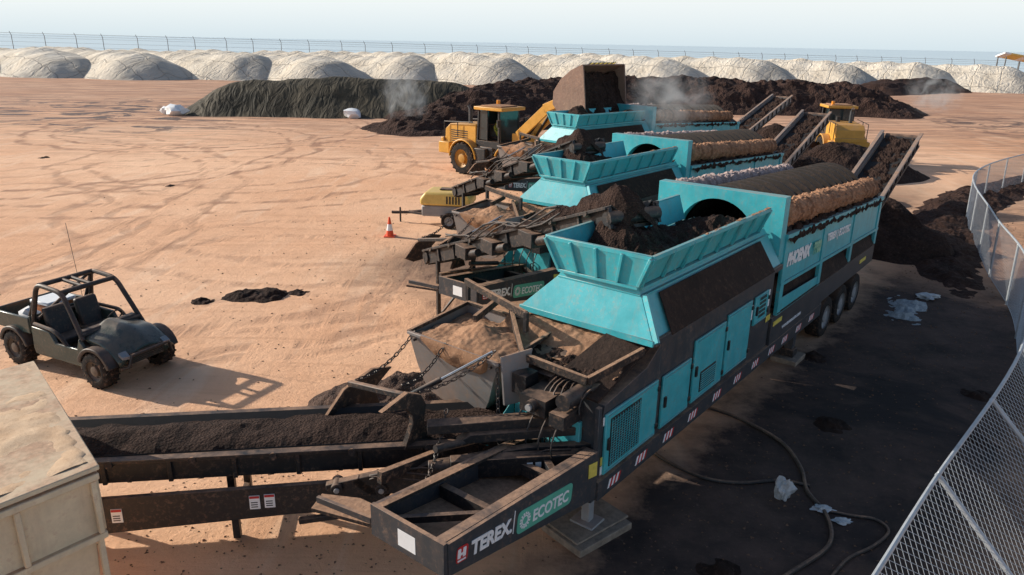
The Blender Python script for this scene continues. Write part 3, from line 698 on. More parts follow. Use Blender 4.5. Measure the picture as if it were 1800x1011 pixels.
for s in (-.5,.5): g.beam((.7,s,.01),(.7,s,1.8),.09,.09,BLACK)
g.beam((.7,-.5,1.3),(.7,.5,1.3),.07,.07,BLACK); g.beam((.7,-.5,.3),(.7,.5,1.3),.05,.05,BLACK)
g.done('trestle',c1)
g=G()
for x in (2.2,3.4,4.9):
    z=1.7+x*.345; g.box(x,x+.5,-.78,-.5,z-.12,z+.16,BLACK); g.cyl((x+.5,-.64,z+.02),(x+.85,-.64,z+.14),.09,BLACK)
for j in range(3):
    g.rtube([(1.5+i*.45,-.62-.06*math.sin(i*1.7+j),1.95+(1.5+i*.45)*.345+.12*math.sin(i*1.3+j)+.05*j) for i in range(11)],.022,BLACK,6)
g.done('drive_unit',c1,.008)
d=AX*6.9+LX*5.4
c2=copytree(c1); c2.location=V(c1.location)+V((d.x,d.y,0))
fc=conveyor('conveyor',(-8.2,9.05,1.30),(0.35,10.25,1.30),1.15,'long black conveyor carrying dark fines away from the machine',deep=.36,amp=.5)
g=G(); 
g.xz([(2.3,.55),(6.3,.75),(6.6,1.05),(6.3,1.18),(2.3,1.10),(1.6,.85)],-.98,-.90,BLACK)
g.xz([(5.6,1.0),(7.2,1.0),(8.6,1.25),(9.6,1.35),(9.6,1.62),(8.4,1.62),(6.6,1.38),(5.6,1.2)],-1.10,-.98,BLACK)
g.beam((6.0,-1.05,1.25),(6.6,-1.05,.7),.1,.12,BLACK); g.beam((5.2,-1.04,.62),(7.3,-1.04,.8),.08,.08,BLACK)
for x,z in ((5.75,1.15),(6.35,1.1),(6.75,.95),(7.1,1.25),(5.95,.7),(9.2,1.5)): g.cyl((x,-1.16,z),(x,-.9,z),.085,BLACK,14); g.cyl((x,-1.19,z),(x,-1.16,z),.04,RIM,10)
g.xz([(7.4,1.66),(9.5,1.72),(9.7,1.85),(7.6,1.80)],-1.0,-.78,BLACK)
g.box(3.6,6.0,-.88,-.6,.62,.72,BLACK)
g.box(7.3,9.2,-1.3,-1.12,1.30,1.58,BLACK); g.cyl((7.0,-1.2,1.45),(7.3,-1.2,1.45),.10,BLACK)
g.beam((7.0,-.8,1.85),(8.9,-.8,1.9),.22,.14,BLACK)
for j in range(3): g.rtube([(6.2+i*.35,-1.18-.03*j,1.30+.10*math.sin(i*1.1+j)+.03*i) for i in range(9)],.018,BLACK,6)
g.done('folding_boom',fc,.008)
g=G()
for x,z in ((2.75,.74),(4.55,.82),(4.75,.83),(8.35,1.34),(8.47,1.34)): g.box(x,x+.14,-.990,-.981,z,z+.21,WHITE) if x<7 else g.box(x,x+.08,-1.31,-1.301,z,z+.16,WHITE)
for x,z in ((2.75,.9),(4.55,.98),(4.75,.99)): g.box(x+.005,x+.135,-.996,-.991,z+.01,z+.045,REDM)
for x,z in ((2.75,.74),(4.55,.82),(4.75,.83)):
    for q in range(3): g.box(x+.02,x+.11,-.996,-.991,z+.03+q*.035,z+.042+q*.035,BLACK)
split(g.done('warning_label',fc))
for x in (1.2,4.2):
    g=G()
    for s in (-.45,.45): g.beam((x,s,0.01),(x,s,1.15),.1,.1,BLACK)
    g.beam((x,-.5,.35),(x,.5,.35),.08,.08,BLACK)
    g.done('trestle',fc)
# ------------------------------------------------------------------ cream sheet metal cover
E=empty('feed_hopper',(0,0,0),math.atan2(AX.y,AX.x),label='dirty cream sheet-metal hopper box over the end of the conveyor',category='hopper')
g=G()
g.quad([(-3.5,7.85,2.52),(2.72,7.80,2.52),(3.35,11.3,2.52),(-3.5,11.5,2.52)],.06,CREAM)
lid=g.done('lid',E,.01)
def dl(x,y):
    return 2.583+.04*noise.noise(V((x*.9,y*.9,4)))+.02*noise.noise(V((x*3.5,y*3.5,4)))+.008*noise.noise(V((x*12,y*12,4)))
xe=lambda y:2.72+(y-7.8)*.18
grid_mesh('soil_layer',lin(-3.4,3.2,120),lin(7.95,11.2,60),lambda x,y:dl(x,y)-(.6 if x>xe(y)-.08 else 0),[soil('pale_soil_crust',(.60,.39,.24),(.84,.62,.42),2.2,.5,.02,(.42,.25,.16),vor=0)],cut=2.580,smooth=True,parent=lid)
g=G()
g.quad([(-3.4,7.90,1.72),(2.66,7.88,1.72),(2.66,7.86,2.50),(-3.4,7.88,2.50)],-.04,CREAM)
g.quad([(2.68,7.9,1.72),(3.28,11.2,1.72),(3.28,11.2,2.50),(2.68,7.9,2.50)],.04,CREAM)
g.quad([(-3.4,8.05,.35),(2.55,8.0,.35),(2.62,7.95,1.68),(-3.4,7.98,1.68)],-.04,CREAM)
for x in (2.64,1.9,1.1,.2,-.8,-1.8): g.box(x-.03,x+.03,7.80,7.86,1.75,2.41,CREAM); g.box(x-.03,x+.03,7.88,7.95,.35,1.65,CREAM)
g.box(-3.4,2.7,7.82,7.94,1.66,1.74,CREAM); g.box(-3.4,2.7,7.78,7.86,2.42,2.50,CREAM)
for x,y in ((-3.2,8.2),(2.5,8.15),(3.0,11.0),(-3.2,11.1)): g.beam((x,y,0),(x,y,2.5),.12,.12,CREAM)
g.done('side_panel',E,.01)
# ------------------------------------------------------------------ utility buggy
def utv():
    E=empty('utility_buggy')
    BG=paint('buggy_green_grey',(.045,.075,.072),.18,.35,grime=.25); PL=paint('black_plastic',(.02,.021,.024),.45,.5)
    g=G()
    g.xz([(-1.9,.40),(1.6,.38),(1.75,.62),(1.2,.62),(.6,.55),(-.5,.52),(-1.9,.62)],-.62,.62,PL)
    for y0,y1 in ((-.78,-.70),(.70,.78)): g.xz([(-.75,.5),(-.7,1.0),(-.1,.98),(.05,.75),(.75,.75),(.85,1.0),(1.0,.8),(1.0,.36),(-.7,.36)],y0,y1,BG)
    for s in (-1,1):
        for cx in (1.3,-1.35):
            pts=[(cx+.52*math.cos(rad(a)),.38+.52*math.sin(rad(a))) for a in range(15,166,15)]+[(cx+.42*math.cos(rad(a)),.38+.44*math.sin(rad(a))) for a in range(165,14,-15)]
            g.xz(pts,s*.58 if s>0 else -.86,.86 if s>0 else -.58,PL)
    g.done('body',E,.02,seg=2)
    def hood(x,y):
        t=(x-.76)/1.12; z=1.15-.08*t-.36*max(0,t-.45)**1.6*2.2-.20*abs(y/.66)**2.6+.045*math.cos(y*9)*(1-t*.6); return z
    o=grid_mesh('hood',lin(.76,1.88,22),lin(-.66,.66,26),hood,[BG],cut=-9,smooth=True,parent=E)
    sm=o.modifiers.new('s','SOLIDIFY'); sm.thickness=.30; sm.offset=-1
    g=G(); g.box(1.78,1.88,-.40,.40,.50,.74,BLACK)
    for i in range(5): g.box(1.88,1.895,-.36,.36,.53+i*.04,.545+i*.04,BG)
    g.rtube([(1.80,-.60,.45),(1.98,-.52,.5),(2.0,-.45,.74),(2.0,.45,.74),(1.98,.52,.5),(1.80,.60,.45)],.035,BLACK); g.done('grille',E,.01)
    for s in (-1,1):
        g=G(); g.poly([(1.78,s*.42,.80),(1.91,s*.42,.70),(1.88,s*.58,.72),(1.76,s*.58,.79)],(0,0,-.06),LAMP); g.done('headlight',E)
    for s in (-.36,.36):
        g=G(); g.box(-.45,.1,s-.28,s+.28,.62,.80,PL); g.poly([(-.42,s-.26,.76),(-.24,s-.26,.76),(-.43,s-.24,1.38),(-.57,s-.24,1.38)],(0,.5,0),PL); g.done('seat',E,.05,seg=3)
    g=G(); g.box(.66,.86,-.66,.66,.78,1.12,PL); g.done('dashboard',E,.04,seg=2)
    g=G(); 
    c_=V((.48,.36,1.08)); g.rtube([c_+V((math.sin(t*math.pi/8)*.09,math.cos(t*math.pi/8)*.17,math.sin(t*math.pi/8)*.15)) for t in range(17)],.018,PL,6)
    g.cyl((.48,.36,1.08),(.7,.36,.95),.02,PL); g.done('steering_wheel',E)
    g=G(); r=.052
    def bend(pts,rr=.20):
        P_=[V(p) for p in pts]; o=[P_[0]]
        for a,b,c in zip(P_[:-2],P_[1:-1],P_[2:]):
            d1=(a-b).normalized()*rr; d2=(c-b).normalized()*rr
            for t in (0,.2,.4,.6,.8,1): o.append((b+d1)*(1-t)**2+b*2*t*(1-t)+(b+d2)*t*t)
        o.append(P_[-1]); return o
    for s in (-1,1):
        g.rtube(bend([(.90,s*.70,.95),(.32,s*.62,1.88),(-.50,s*.62,1.94),(-.74,s*.68,1.1),(-.74,s*.70,.6)]),r,BLACK,10)
        g.rtube(bend([(.5,s*.72,.6),(.15,s*.78,1.04),(-.62,s*.74,1.06)]),r*.8,BLACK,8)
        g.cyl((-.5,s*.62,1.86),(-.98,s*.65,1.0),r*.8,BLACK)
    for x,z,y in ((.27,1.87,.62),(-.44,1.92,.62),(-.74,1.1,.68),(.86,1.04,.7)): g.cyl((x,-y,z),(x,y,z),r,BLACK,10)
    g.cyl((.28,-.1,1.87),(-.5,-.1,1.92),r*.8,BLACK); g.cyl((.28,.1,1.87),(-.5,.1,1.92),r*.8,BLACK)
    g.cyl((-.7,-.6,1.1),(-.55,.6,1.86),r*.7,BLACK)
    g.done('roll_cage',E)
    g=G()
    g.box(-2.05,-.8,-.74,.74,.80,.86,PL)
    for s in (-1,1): g.box(-2.05,-.8,s*.74-.03,s*.74+.03,.8,1.16,BG)
    g.box(-2.10,-2.05,-.74,.74,.8,1.16,BG); g.box(-.82,-.78,-.74,.74,.8,1.19,BG); g.done('cargo_bed',E,.015,seg=2)
    g=G(); g.cyl((-.9,.6,1.1),(-1.3,.75,2.9),.006,BLACK,5); g.done('antenna',E)
    for x in (1.3,-1.35):
        for s in (-1,1): wheel(E,(x,s*.70,.39),.39,.32,side=s,rim=DRIM,lug=16)
    return E
U=utv(); U.location=(-9.40,15.23,0); U.rotation_euler.z=rad(-25.8)
U['label']='dark green open-frame utility buggy with roll cage and cargo bed'; U['category']='utility vehicle'
Mw=Matrix.Translation((-9.40,15.23,0))@Matrix.Rotation(rad(-25.8),4,'Z')
g=G(); g.M=Mw.copy(); g.box(-1.55,-.95,-.2,.45,.87,1.22,plain('orange_box',(.55,.20,.08),.6)); g.box(-1.57,-.93,-.22,.47,1.22,1.30,WHITE)
o=g.done('tool_box',None,.02,label='orange and white box in the buggy bed',category='box'); setorigin(o,Mw@V((-1.25,.1,.87)))
SACK=plain('white_sack',(.6,.6,.62),.8)
g=G(); g.M=Mw.copy(); g.blob((-1.2,-.45,1.05),.24,SACK,3,.5,2,(1.2,.8,.7))
o=g.done('plastic_sack',None,0,label='crumpled white sack lying in the buggy bed',category='sack'); setorigin(o,Mw@V((-1.2,-.45,.87)))
U2=copytree(U); U2.location=(96,160,0); U2.rotation_euler.z=rad(160); U2['label']='small dark utility buggy parked far away in the yard'
# ------------------------------------------------------------------ wheel loaders
def loader(bk_ang=-15,raised=True):
    E=empty('wheel_loader')
    g=G()
    g.poly([(-3.3,-.85,1.15),(-3.25,-.85,2.2),(-2.9,-.85,2.5),(-1.0,-.85,2.6),(-1.0,-.85,1.1),(-2.0,-.85,.95)],(0,1.7,0),JYEL)
    g.box(-3.5,-2.7,-1.15,1.15,.95,1.55,JYEL); g.box(-3.52,-3.3,-.95,.95,1.5,1.75,JYEL)
    for s in (-1,1):
        pts=[(-1.6+.98*math.cos(rad(a)),.85+.98*math.sin(rad(a))) for a in range(0,181,15)]+[(-1.6+.9*math.cos(rad(a)),.85+.88*math.sin(rad(a))) for a in range(180,-1,-15)]
        g.xz(pts,-1.32 if s<0 else .86,-.86 if s<0 else 1.32,JYEL)
        pts=[(1.6+.98*math.cos(rad(a)),.85+.98*math.sin(rad(a))) for a in range(20,161,14)]+[(1.6+.9*math.cos(rad(a)),.85+.88*math.sin(rad(a))) for a in range(160,19,-14)]
        g.xz(pts,.75 if s>0 else -1.32,1.32 if s>0 else -.75,JYEL)
    g.box(-1.0,.2,-.9,.9,.8,1.5,GREY); g.box(.2,2.1,-.5,.5,.7,1.7,JYEL); g.box(1.1,2.0,-.42,.42,1.6,2.3,JYEL)
    g.box(-.9,.0,-1.25,-.95,.55,1.45,BLACK); g.box(-.9,.0,.95,1.25,.55,1.45,BLACK)
    body=g.done('body',E,.05,seg=2)
    g=G()
    for i in range(6): g.box(-2.8,-1.6,-.865,-.852,1.6+i*.11,1.65+i*.11,BLACK)
    g.done('vent',body)
    for s in (-1,1):
        g=G(); g.tube([(-3.2,s*.98,1.6),(-3.2,s*.98,2.6),(-1.1,s*.98,2.7)],.025,BLACK); g.tube([(-2.2,s*.98,2.65),(-2.2,s*.98,1.9)],.025,BLACK); g.done('handrail',body)
    g=G(); g.cyl((-1.9,-.3,2.5),(-1.9,-.3,3.25),.11,GREY); g.cyl((-1.9,-.3,3.25),(-2.05,-.3,3.45),.09,GREY); g.done('exhaust_stack',E)
    g=G(); g.cyl((-1.5,.35,2.5),(-1.5,.35,2.9),.14,BLACK); g.done('air_intake',E)
    g=G()
    for x,y in ((-.95,-.78),(-.95,.78),(.55,-.78),(.55,.78)): g.beam((x,y,1.5),(x*.92,y*.95,3.35),.10,.10,BLACK)
    g.box(-1.0,.65,-.84,.84,1.45,1.80,BLACK); g.box(-1.0,-.9,-.75,.75,1.8,2.2,BLACK)
    cab=g.done('cab',E,.01)
    g=G(); g.box(-1.1,.85,-.92,.92,3.35,3.52,JYEL); g.box(-.85,.55,-.65,.65,3.52,3.58,DIRT); g.done('roof',cab,.05,seg=2)
    g=G(); g.box(.53,.55,-.70,.70,1.8,3.32,GLASS) ; g.done('windscreen',cab)
    g=G(); g.box(-.93,-.91,-.70,.70,2.2,3.30,GLASS) ; g.done('rear_window',cab)
    for s in (-1,1):
        g=G(); g.box(-.3,-.24,s*.78-.02,s*.78+.02,1.80,3.33,BLACK); g.done('door_pillar',cab)
        g=G(); g.poly([(-.86,s*.76,1.85),(-.32,s*.76,1.85),(-.30,s*.74,3.3),(-.80,s*.74,3.3)],(0,.015,0),GLASS); g.done('side_window',cab)
        g=G(); g.tube([(.7,s*.8,1.6),(.78,s*.98,2.8)],.02,BLACK); g.box(.72,.8,s*1.05-.12,s*1.05+.12,2.6,2.95,BLACK); g.done('mirror',cab)
    g=G(); g.cyl((-.7,.55,3.5),(-.7,.55,3.78),.10,plain('amber',(.9,.3,.02),.3)); g.done('beacon',cab)
    g=G(); g.box(-.55,-.1,-.28,.28,1.80,1.95,BLACK); g.box(-.62,-.5,-.28,.28,1.9,2.6,BLACK); g.done('seat',cab,.03)
    for x in (1.6,-1.6):
        for s in (-1,1): wheel(E,(x,s*1.05,.82),.82,.60,side=s,rim=LRIM,lug=18)
    if raised: piv=V((4.9,0,4.35)); sh=V((1.6,0,2.2)); elb=V((3.3,0,3.6))
    else: piv=V((3.6,0,.6)); sh=V((1.6,0,2.2)); elb=V((2.9,0,1.5))
    g=G()
    for s in (-.5,.5):
        g.beam(sh+V((0,s,0)),elb+V((0,s,0)),.14,.48,JYEL); g.beam(elb+V((-.1,s,.05)),piv+V((0,s,0)),.14,.42,JYEL)
    g.beam(elb+V((0,-.5,0)),elb+V((0,.5,0)),.3,.3,JYEL)
    g.beam(elb+V((0,0,.1)),piv+V((-.1,0,.8)),.14,.16,JYEL)
    arm=g.done('lift_arm',E,.02)
    for s,a,b in ((-.42,V((1.4,-.42,1.3)),elb+V((-.4,-.42,-.2))),(.42,V((1.4,.42,1.3)),elb+V((-.4,.42,-.2))),(0,V((1.9,0,2.3)),elb+V((.1,0,.4)))):
        g=G(); g.cyl(a,b,.07,BLACK); g.done('hydraulic_ram',arm)
    BK=paint('bucket_steel',(.28,.165,.12),.6,.9,grime=1.,sc=1.2,dustcol=(.46,.28,.19),bd=.03,streak=.5)
    g=G(); Mr=Matrix.Translation(piv)@Matrix.Rotation(rad(-bk_ang),4,'Y')@Matrix.Scale(1.18 if raised else 1,4); g.M=Mr
    prof=[(1.75,-.55),(.25,-.55),(-.12,-.35),(-.28,.1),(-.15,.65),(.15,1.15),(.55,1.55)]
    W=1.4
    for a,b in zip(prof[:-1],prof[1:]):
        dx_,dz_=b[0]-a[0],b[1]-a[1]; l=math.hypot(dx_,dz_); nx_,nz_=-dz_/l*.05,dx_/l*.05
        g.poly([(a[0],-W,a[1]),(b[0],-W,b[1]),(b[0]-nx_,-W,b[1]-nz_),(a[0]-nx_,-W,a[1]-nz_)],(0,2*W,0),BK)
    for s in (-1,1): g.xz(prof+[(.62,1.5)],s*W-.03,s*W+.03,BK)
    g.box(1.70,1.95,-W-.03,W+.03,-.60,-.545,BK)
    for i in range(8):
        y=-W+.1+i*(2*W-.2)/7; g.box(1.9,2.1,y-.06,y+.06,-.60,-.55,BK)
    bk=g.done('bucket',E,.01)
    g=G(); g.M=Mr
    for i in range(12):
        y=-.9+i*.15; g.poly([(.545,y,1.60),(.545,y+.09,1.60),(.33,y+.18,1.385),(.33,y+.09,1.385)],(-.012,0,.012),YEL if i%2 else BLACK)
    g.done('hazard_stripe',bk)
    if raised:
        def hf(x,y):
            return -.30+1.35*(1-abs(x-.35)/1.5)+.25*noise.noise(V((x*1.6,y*1.6,3)))+.1*noise.noise(V((x*6,y*6,3)))
        o=grid_mesh('compost_load',lin(-.1,1.75,30),lin(-1.34,1.34,44),hf,[COMP],cut=-9,parent=bk)
        o.data.transform(Mr)
    E['category']='wheel loader'
    return E
L1=loader(-22); L1.location=(-.75,41.0,0); L1.rotation_euler.z=math.atan2(-.65,.76); L1.scale=(1.05,1.05,1.05); L1['label']='yellow wheel loader with raised bucket tipping compost into a hopper'
L2=loader(10,False); L2.location=(21.0,49.5,0); L2.rotation_euler.z=rad(84); L2['label']='yellow wheel loader standing behind the discharge conveyors'
def person(parent_loc,rz):
    me=bpy.data.meshes.new('person'); vs=[(0,0,.0),(0,0,.28),(0,0,.5),(0,0,.6),(0,0,.74),(0,-.19,.48),(.12,-.24,.26),(.36,-.18,.22),(0,.19,.48),(.12,.24,.26),(.36,.18,.22),(.42,-.1,.0),(.48,-.1,-.4),(.42,.1,.0),(.48,.1,-.4),(.6,-.1,-.42),(.6,.1,-.42)]
    es=[(0,1),(1,2),(2,3),(3,4),(2,5),(5,6),(6,7),(2,8),(8,9),(9,10),(0,11),(11,12),(0,13),(13,14),(12,15),(14,16)]
    me.from_pydata(vs,es,[]); o=bpy.data.objects.new('person',me); COL.objects.link(o)
    sk=o.modifiers.new('s','SKIN'); rr=[.15,.14,.12,.06,.11,.07,.05,.04,.07,.05,.04,.085,.05,.085,.05,.04,.04]
    for i,r in enumerate(rr): me.skin_vertices[0].data[i].radius=(r,r)
    me.skin_vertices[0].data[0].use_root=True
    o.modifiers.new('u','SUBSURF').levels=1
    me.materials.append(plain('hi_vis_vest',(.42,.50,.08),.7))
    o.location=parent_loc; o.rotation_euler.z=rz; o['label']='person in a yellow hi-vis vest seated at the loader controls'; o['category']='person'
    return o
Lm=Matrix.Translation((-.75,41.0,0))@Matrix.Rotation(math.atan2(-.65,.76),4,'Z')
person(Lm@V((-.32,0,2.12)),math.atan2(-.65,.76))
# ------------------------------------------------------------------ towable compressor
E=empty('air_compressor',(-2.6,29.1,0),rad(172),label='yellow and grey towable compressor on a small trailer',category='compressor')
CY=paint('compressor_yellow',(.82,.58,.16),.4,.5,grime=.3)
g=G(); g.box(-.95,.95,-.62,.62,.42,.85,paint('compressor_grey',(.3,.3,.3),.5,.5)); g.box(-.7,.2,-.66,.66,.35,.5,BLACK); g.done('body',E,.04)
g=G(); g.poly([(-1.0,-.66,.86),(1.0,-.66,.86),(1.02,-.66,1.1),(.8,-.66,1.38),(-.85,-.66,1.42),(-1.02,-.66,1.2)],(0,1.32,0),CY); 
cn=g.done('canopy',E,.09,seg=3)
g=G(); 
for i in range(5): g.box(-.6+i*.12,-.54+i*.12,.661,.672,.95,1.25,BLACK)
g.done('vent',cn)
g=G(); g.box(-.3,.3,-.2,.2,1.41,1.45,BLACK); g.done('lifting_plate',cn)
g=G(); g.beam((.9,0,.45),(2.2,0,.38),.09,.1,BLACK); g.beam((.9,-.4,.45),(1.7,0,.42),.07,.08,BLACK); g.beam((.9,.4,.45),(1.7,0,.42),.07,.08,BLACK); g.cyl((2.0,0,.0),(2.0,0,.6),.035,BLACK); g.cyl((2.2,0,.38),(2.35,0,.38),.06,BLACK); g.done('drawbar',E)
for s in (-1,1): wheel(E,(-.2,s*.78,.31),.31,.2,side=s,rim=RIM)
E=empty('traffic_cone',(-4.62,26.95,0),0,label='orange traffic cone with white band on the bare dirt',category='traffic cone')
ORG=plain('cone_orange',(.85,.10,.03),.5)
g=G(); g.box(-.2,.2,-.2,.2,.0,.04,ORG); g.lathe((0,0,.04),(0,0,1),[(.15,0),(.115,.2),(.075,.44),(.03,.70),(.001,.70)],ORG,20); g.done('body',E)
g=G(); g.lathe((0,0,.04),(0,0,1),[(.119,.2),(.079,.44)],WHITE,20); g.done('reflective_band',E)
# ------------------------------------------------------------------ heaps
heap('compost_pile',[(-7.5,63,1.6,5),(-3,70,3.6,8),(1,78,3.9,9),(8,88,3.9,9)],COMPF,.34,.5,1,label='steaming brown compost pile beside the covered heap',category='compost pile')
heap('compost_pile',[(10,92,3.7,8),(20,95,3.9,8),(27,97,3.7,8)],COMPF,.42,.5,2,label='long dark compost pile behind the machines',category='compost pile')
heap('compost_pile',[(24,88,3.4,7),(33,90,4.0,8),(39,89,3.6,8)],COMPF,.34,.55,3,label='tall dark compost pile near the discharge conveyors',category='compost pile')
heap('compost_pile',[(13.9,27.2,2.1,2.6),(15.3,28.3,.8,2.0)],COMP,.12,.16,4,label='conical pile of oversize compost under a discharge conveyor',category='compost pile')
dd=AX*6.9+LX*5.4
heap('compost_pile',[(14.0+dd.x,27.2+dd.y,2.5,3.4)],COMP,.14,.2,5,label='dark pile of oversize compost under the middle conveyor',category='compost pile')
heap('compost_pile',[(18.4,42.6,2.3,3.4),(21.2,43.6,1.7,2.8)],COMP,.16,.2,15,label='dark compost pile in front of the half-hidden wheel loader',category='compost pile')
dd=AX*17.9+LX*12.5
heap('compost_pile',[(15.6+dd.x,26.4+dd.y,2.7,4)],COMP,.2,.25,6,label='dark pile of oversize compost under the far conveyor',category='compost pile')
heap('compost_pile',[(-7.7,19.9,.14,.5),(-7.0,19.95,.20,.55)],COMP,.04,.12,7,label='small scattered heap of dark compost on bare dirt',category='compost pile')
heap('compost_pile',[(-3.1,13.3,.5,1.0),(-2.2,13.4,.75,1.3),(-1.2,13.3,.5,1.2)],soil('mixed_debris',(.06,.04,.035),(.20,.125,.095),5,1,.06,(.6,.5,.42)),.06,.16,8,label='heap of compost mixed with pale plastic scraps',category='compost pile')
heap('compost_berm',[(13.6,21.5,.12,.7),(15.6,25.8,.35,1.2),(17.6,29.5,.45,1.5),(20.2,33.5,.45,1.5),(25,38.5,.4,1.5),(33,44,.4,1.6)],COMPF,.14,.22,9,label='low ridge of spilled compost along the fence',category='compost pile')
heap('compost_berm',[(60,128,2.4,6),(76,140,2.6,6),(95,160,2.2,6)],COMPF,.9,.5,10,label='long low dark heap at the far edge of the yard',category='compost pile')
k=NT('dark_tarp'); n=k.noise(.35,7,.65); mp=k.mapv((1,.22,.5)); n2=k.noise(1.0,5,.5,mp,1.6)
DT=k.fin(k.mix(k.rng(n,.35,.65),(.036,.032,.022),(.10,.080,.052)),.75,0,.2); k.bump(n2,.9,.4)
heap('covered_pile',[(-27,75,3.7,5.6),(-18,77,4.3,6.6),(-7,79,3.9,6.6)],DT,.42,.16,11,True,.3,label='long pile covered with dark olive-brown tarpaulin',category='covered pile')
for x,y,s_ in ((-31.6,70.2,1.0),(-32.8,71.2,.7),(-15.2,70.6,.9)):
    g=G(); g.blob((0,0,s_*.45),s_*.8,WHITE,int(x),.5,2,(1.2,.8,.75)); o=g.done('sandbag',None,0,label='white bulk bag weighing down the dark tarpaulin',category='sack',group='white bags weighing down the tarpaulin'); o.location=(x,y,0)
# windrows
k=NT('cream_tarp'); n=k.noise(.25,6,.6); mp=k.mapv((1.,.30,1)); n2=k.noise(.9,6,.55,mp,1.4)
sx=k.n('ShaderNodeSeparateXYZ'); k.set(sx.inputs[0],k.co())
oi=k.n('ShaderNodeObjectInfo')
def lines(src,per,wd):
    q=k.math('ADD',src,k.math('MULTIPLY',n,2.2)); q=k.math('FRACT',k.math('DIVIDE',q,per)); q=k.math('ABSOLUTE',k.math('SUBTRACT',q,.5)); return k.rng(q,wd,.0)
ln=k.math('MAXIMUM',lines(sx.outputs[0],4.2,.03),lines(sx.outputs[1],3.8,.025))
col=k.mix(k.rng(n,.3,.7),(.74,.63,.49),(.92,.83,.70)); col=k.mix(k.math('MULTIPLY',ln,.55),col,(.30,.25,.20)); col=k.mix(k.math('MULTIPLY',k.rng(n2,.56,.72),.28),col,(.50,.42,.34))
ends=k.math('MULTIPLY',k.rng(k.math('ADD',sx.outputs[0],k.math('MULTIPLY',n,9)),13,8),.55); col=k.mix(ends,col,(.30,.29,.27))  # near ends painted greyer, shade of the end faces put into the colour
col=k.mix(k.math('MULTIPLY',oi.outputs['Random'],.25),col,(.60,.52,.42))
k.bump(k.math('ADD',n2,k.math('MULTIPLY',ln,-.3)),.9,.45); CT=k.fin(col,.8,0,.2)
random.seed(21)
for i in range(-1,12):
    x=-73+15.6*i+random.uniform(-1.2,1.2); y=130+.9*i+random.uniform(-3,3)
    L=60+random.uniform(-6,6); ang=math.atan2(.56,-.83)+random.uniform(-.05,.05); HH=random.uniform(4.3,5.0); WW=random.uniform(8.6,9.6)
    def fn(a,b):
        W=WW; H=HH+.7*noise.noise(V((i*3.3,a*.08,0)))
        b2=b+1.0*noise.noise(V((a*.10,i,3)))
        if a<10: e_=(10-a)/10
        elif a>L-9: e_=(a-(L-9))/9
        else: e_=0
        t=math.sqrt((b2/W)**2+e_**2)
        h=H*(1-t**1.8)
        sag=.55*abs(math.sin(a*math.pi/5.2+i))**1.5*(1-t)+.12*abs(math.sin(b*math.pi/3.0))
        fold=.12*math.sin(b*1.1+a*.35+3*noise.noise(V((a*.1,b*.1,i))))*max(0,min(1,t*1.5))
        return h+.22*noise.noise(V((a*.22,b*.26,i*5)))+fold-sag*.6
    o=grid_mesh('windrow',lin(-1,L+1,130),lin(-11,11,56),fn,[CT],smooth=True,label='compost windrow under cream fabric cover weighted with ropes',category='covered pile',group='fabric-covered windrows in a row')
    o.location=(x,y,0); o.rotation_euler.z=ang
# ------------------------------------------------------------------ fences
def catmull(pts,n=16):
    P_=[V(p) for p in pts]; P_=[P_[0]*2-P_[1]]+P_+[P_[-1]*2-P_[-2]]; o=[]
    for i in range(1,len(P_)-2):
        for j in range(n):
            t=j/n; a,b,c_,d_=P_[i-1:i+3]
            o.append(.5*((2*b)+(-a+c_)*t+(2*a-5*b+4*c_-d_)*t*t+(-a+3*b-3*c_+d_)*t**3))
    o.append(P_[-2]); return o
path=[(1.2,3.4),(3.85,6.4),(5.3,8.05),(9.7,13.0),(13.55,18.8),(16.2,24.6),(20.6,33.1),(27.1,39.7),(36,46),(46,50)]
cp=catmull([(x,y,0) for x,y in path],20)
ds=[0]
for a,b in zip(cp[:-1],cp[1:]): ds.append(ds[-1]+(b-a).length)
def at(s):
    s=max(0,min(ds[-1]-1e-4,s))
    lo=0;hi=len(ds)-1
    while hi-lo>1:
        m=(lo+hi)//2
        if ds[m]<=s: lo=m
        else: hi=m
    return cp[lo].lerp(cp[lo+1],(s-ds[lo])/(ds[lo+1]-ds[lo]))
E=empty('chain_link_fence',(9.7,13,0),0,label='curving galvanised chain-link fence leaning outward along the yard edge',category='fence')
o0=(-9.7,-13,0)
H=1.8
def fp_(s,t):
    """point on the fence surface: t=0 top rail, t=1 foot; the near panels lean outward"""
    p=at(s); q=(at(s+.3)-at(s-.3)).normalized(); nn=V((q.y,-q.x,0))
    off=1.75*max(0,min(1,(17.5-s)/5.5)); off=off*off/1.75 if off<1.75 else off
    return V((p.x,p.y,H))+nn*(off+.05)*t-V((0,0,(H-.03)*t))
g=G(o0); sp_=.14; TOT=ds[-1]
n=int(TOT/sp_)
for i in range(0,n):
    s0=i*sp_
    if s0+2.4>TOT-.1: continue
    ln_=2.45 if s0<15 else 1.8
    for sg in (1,-1):
        pts=[fp_(s0+ln_*q/4,(1-q/4) if sg>0 else q/4) for q in range(5)]
        for a,b in zip(pts[:-1],pts[1:]): g.cyl(a,b,.0040,GALV,3,caps=False)
g.done('mesh',E)
g=G(o0); g.rtube([(p.x,p.y,H+.02) for p in cp[::2]],.03,GALV,8); g.done('top_rail',E)
g=G(o0); g.rtube([fp_(TOT*i/120,.99) for i in range(121)],.008,GALV,5); g.done('bottom_wire',E)
s=.55
while s<TOT:
    a=fp_(s,0);b=fp_(s,1); b.z=0; g=G(o0); g.cyl(b,a,.036,GALV,10); g.cyl(a,a+V((0,0,.06)),.045,GALV,10,.01); g.done('post',E); s+=3.0
FP=plain('far_fence_steel',(.16,.16,.16),.6)
E=empty('perimeter_fence',(0,200,0),0,label='tall wire perimeter fence with leaning posts beyond the windrows',category='fence')
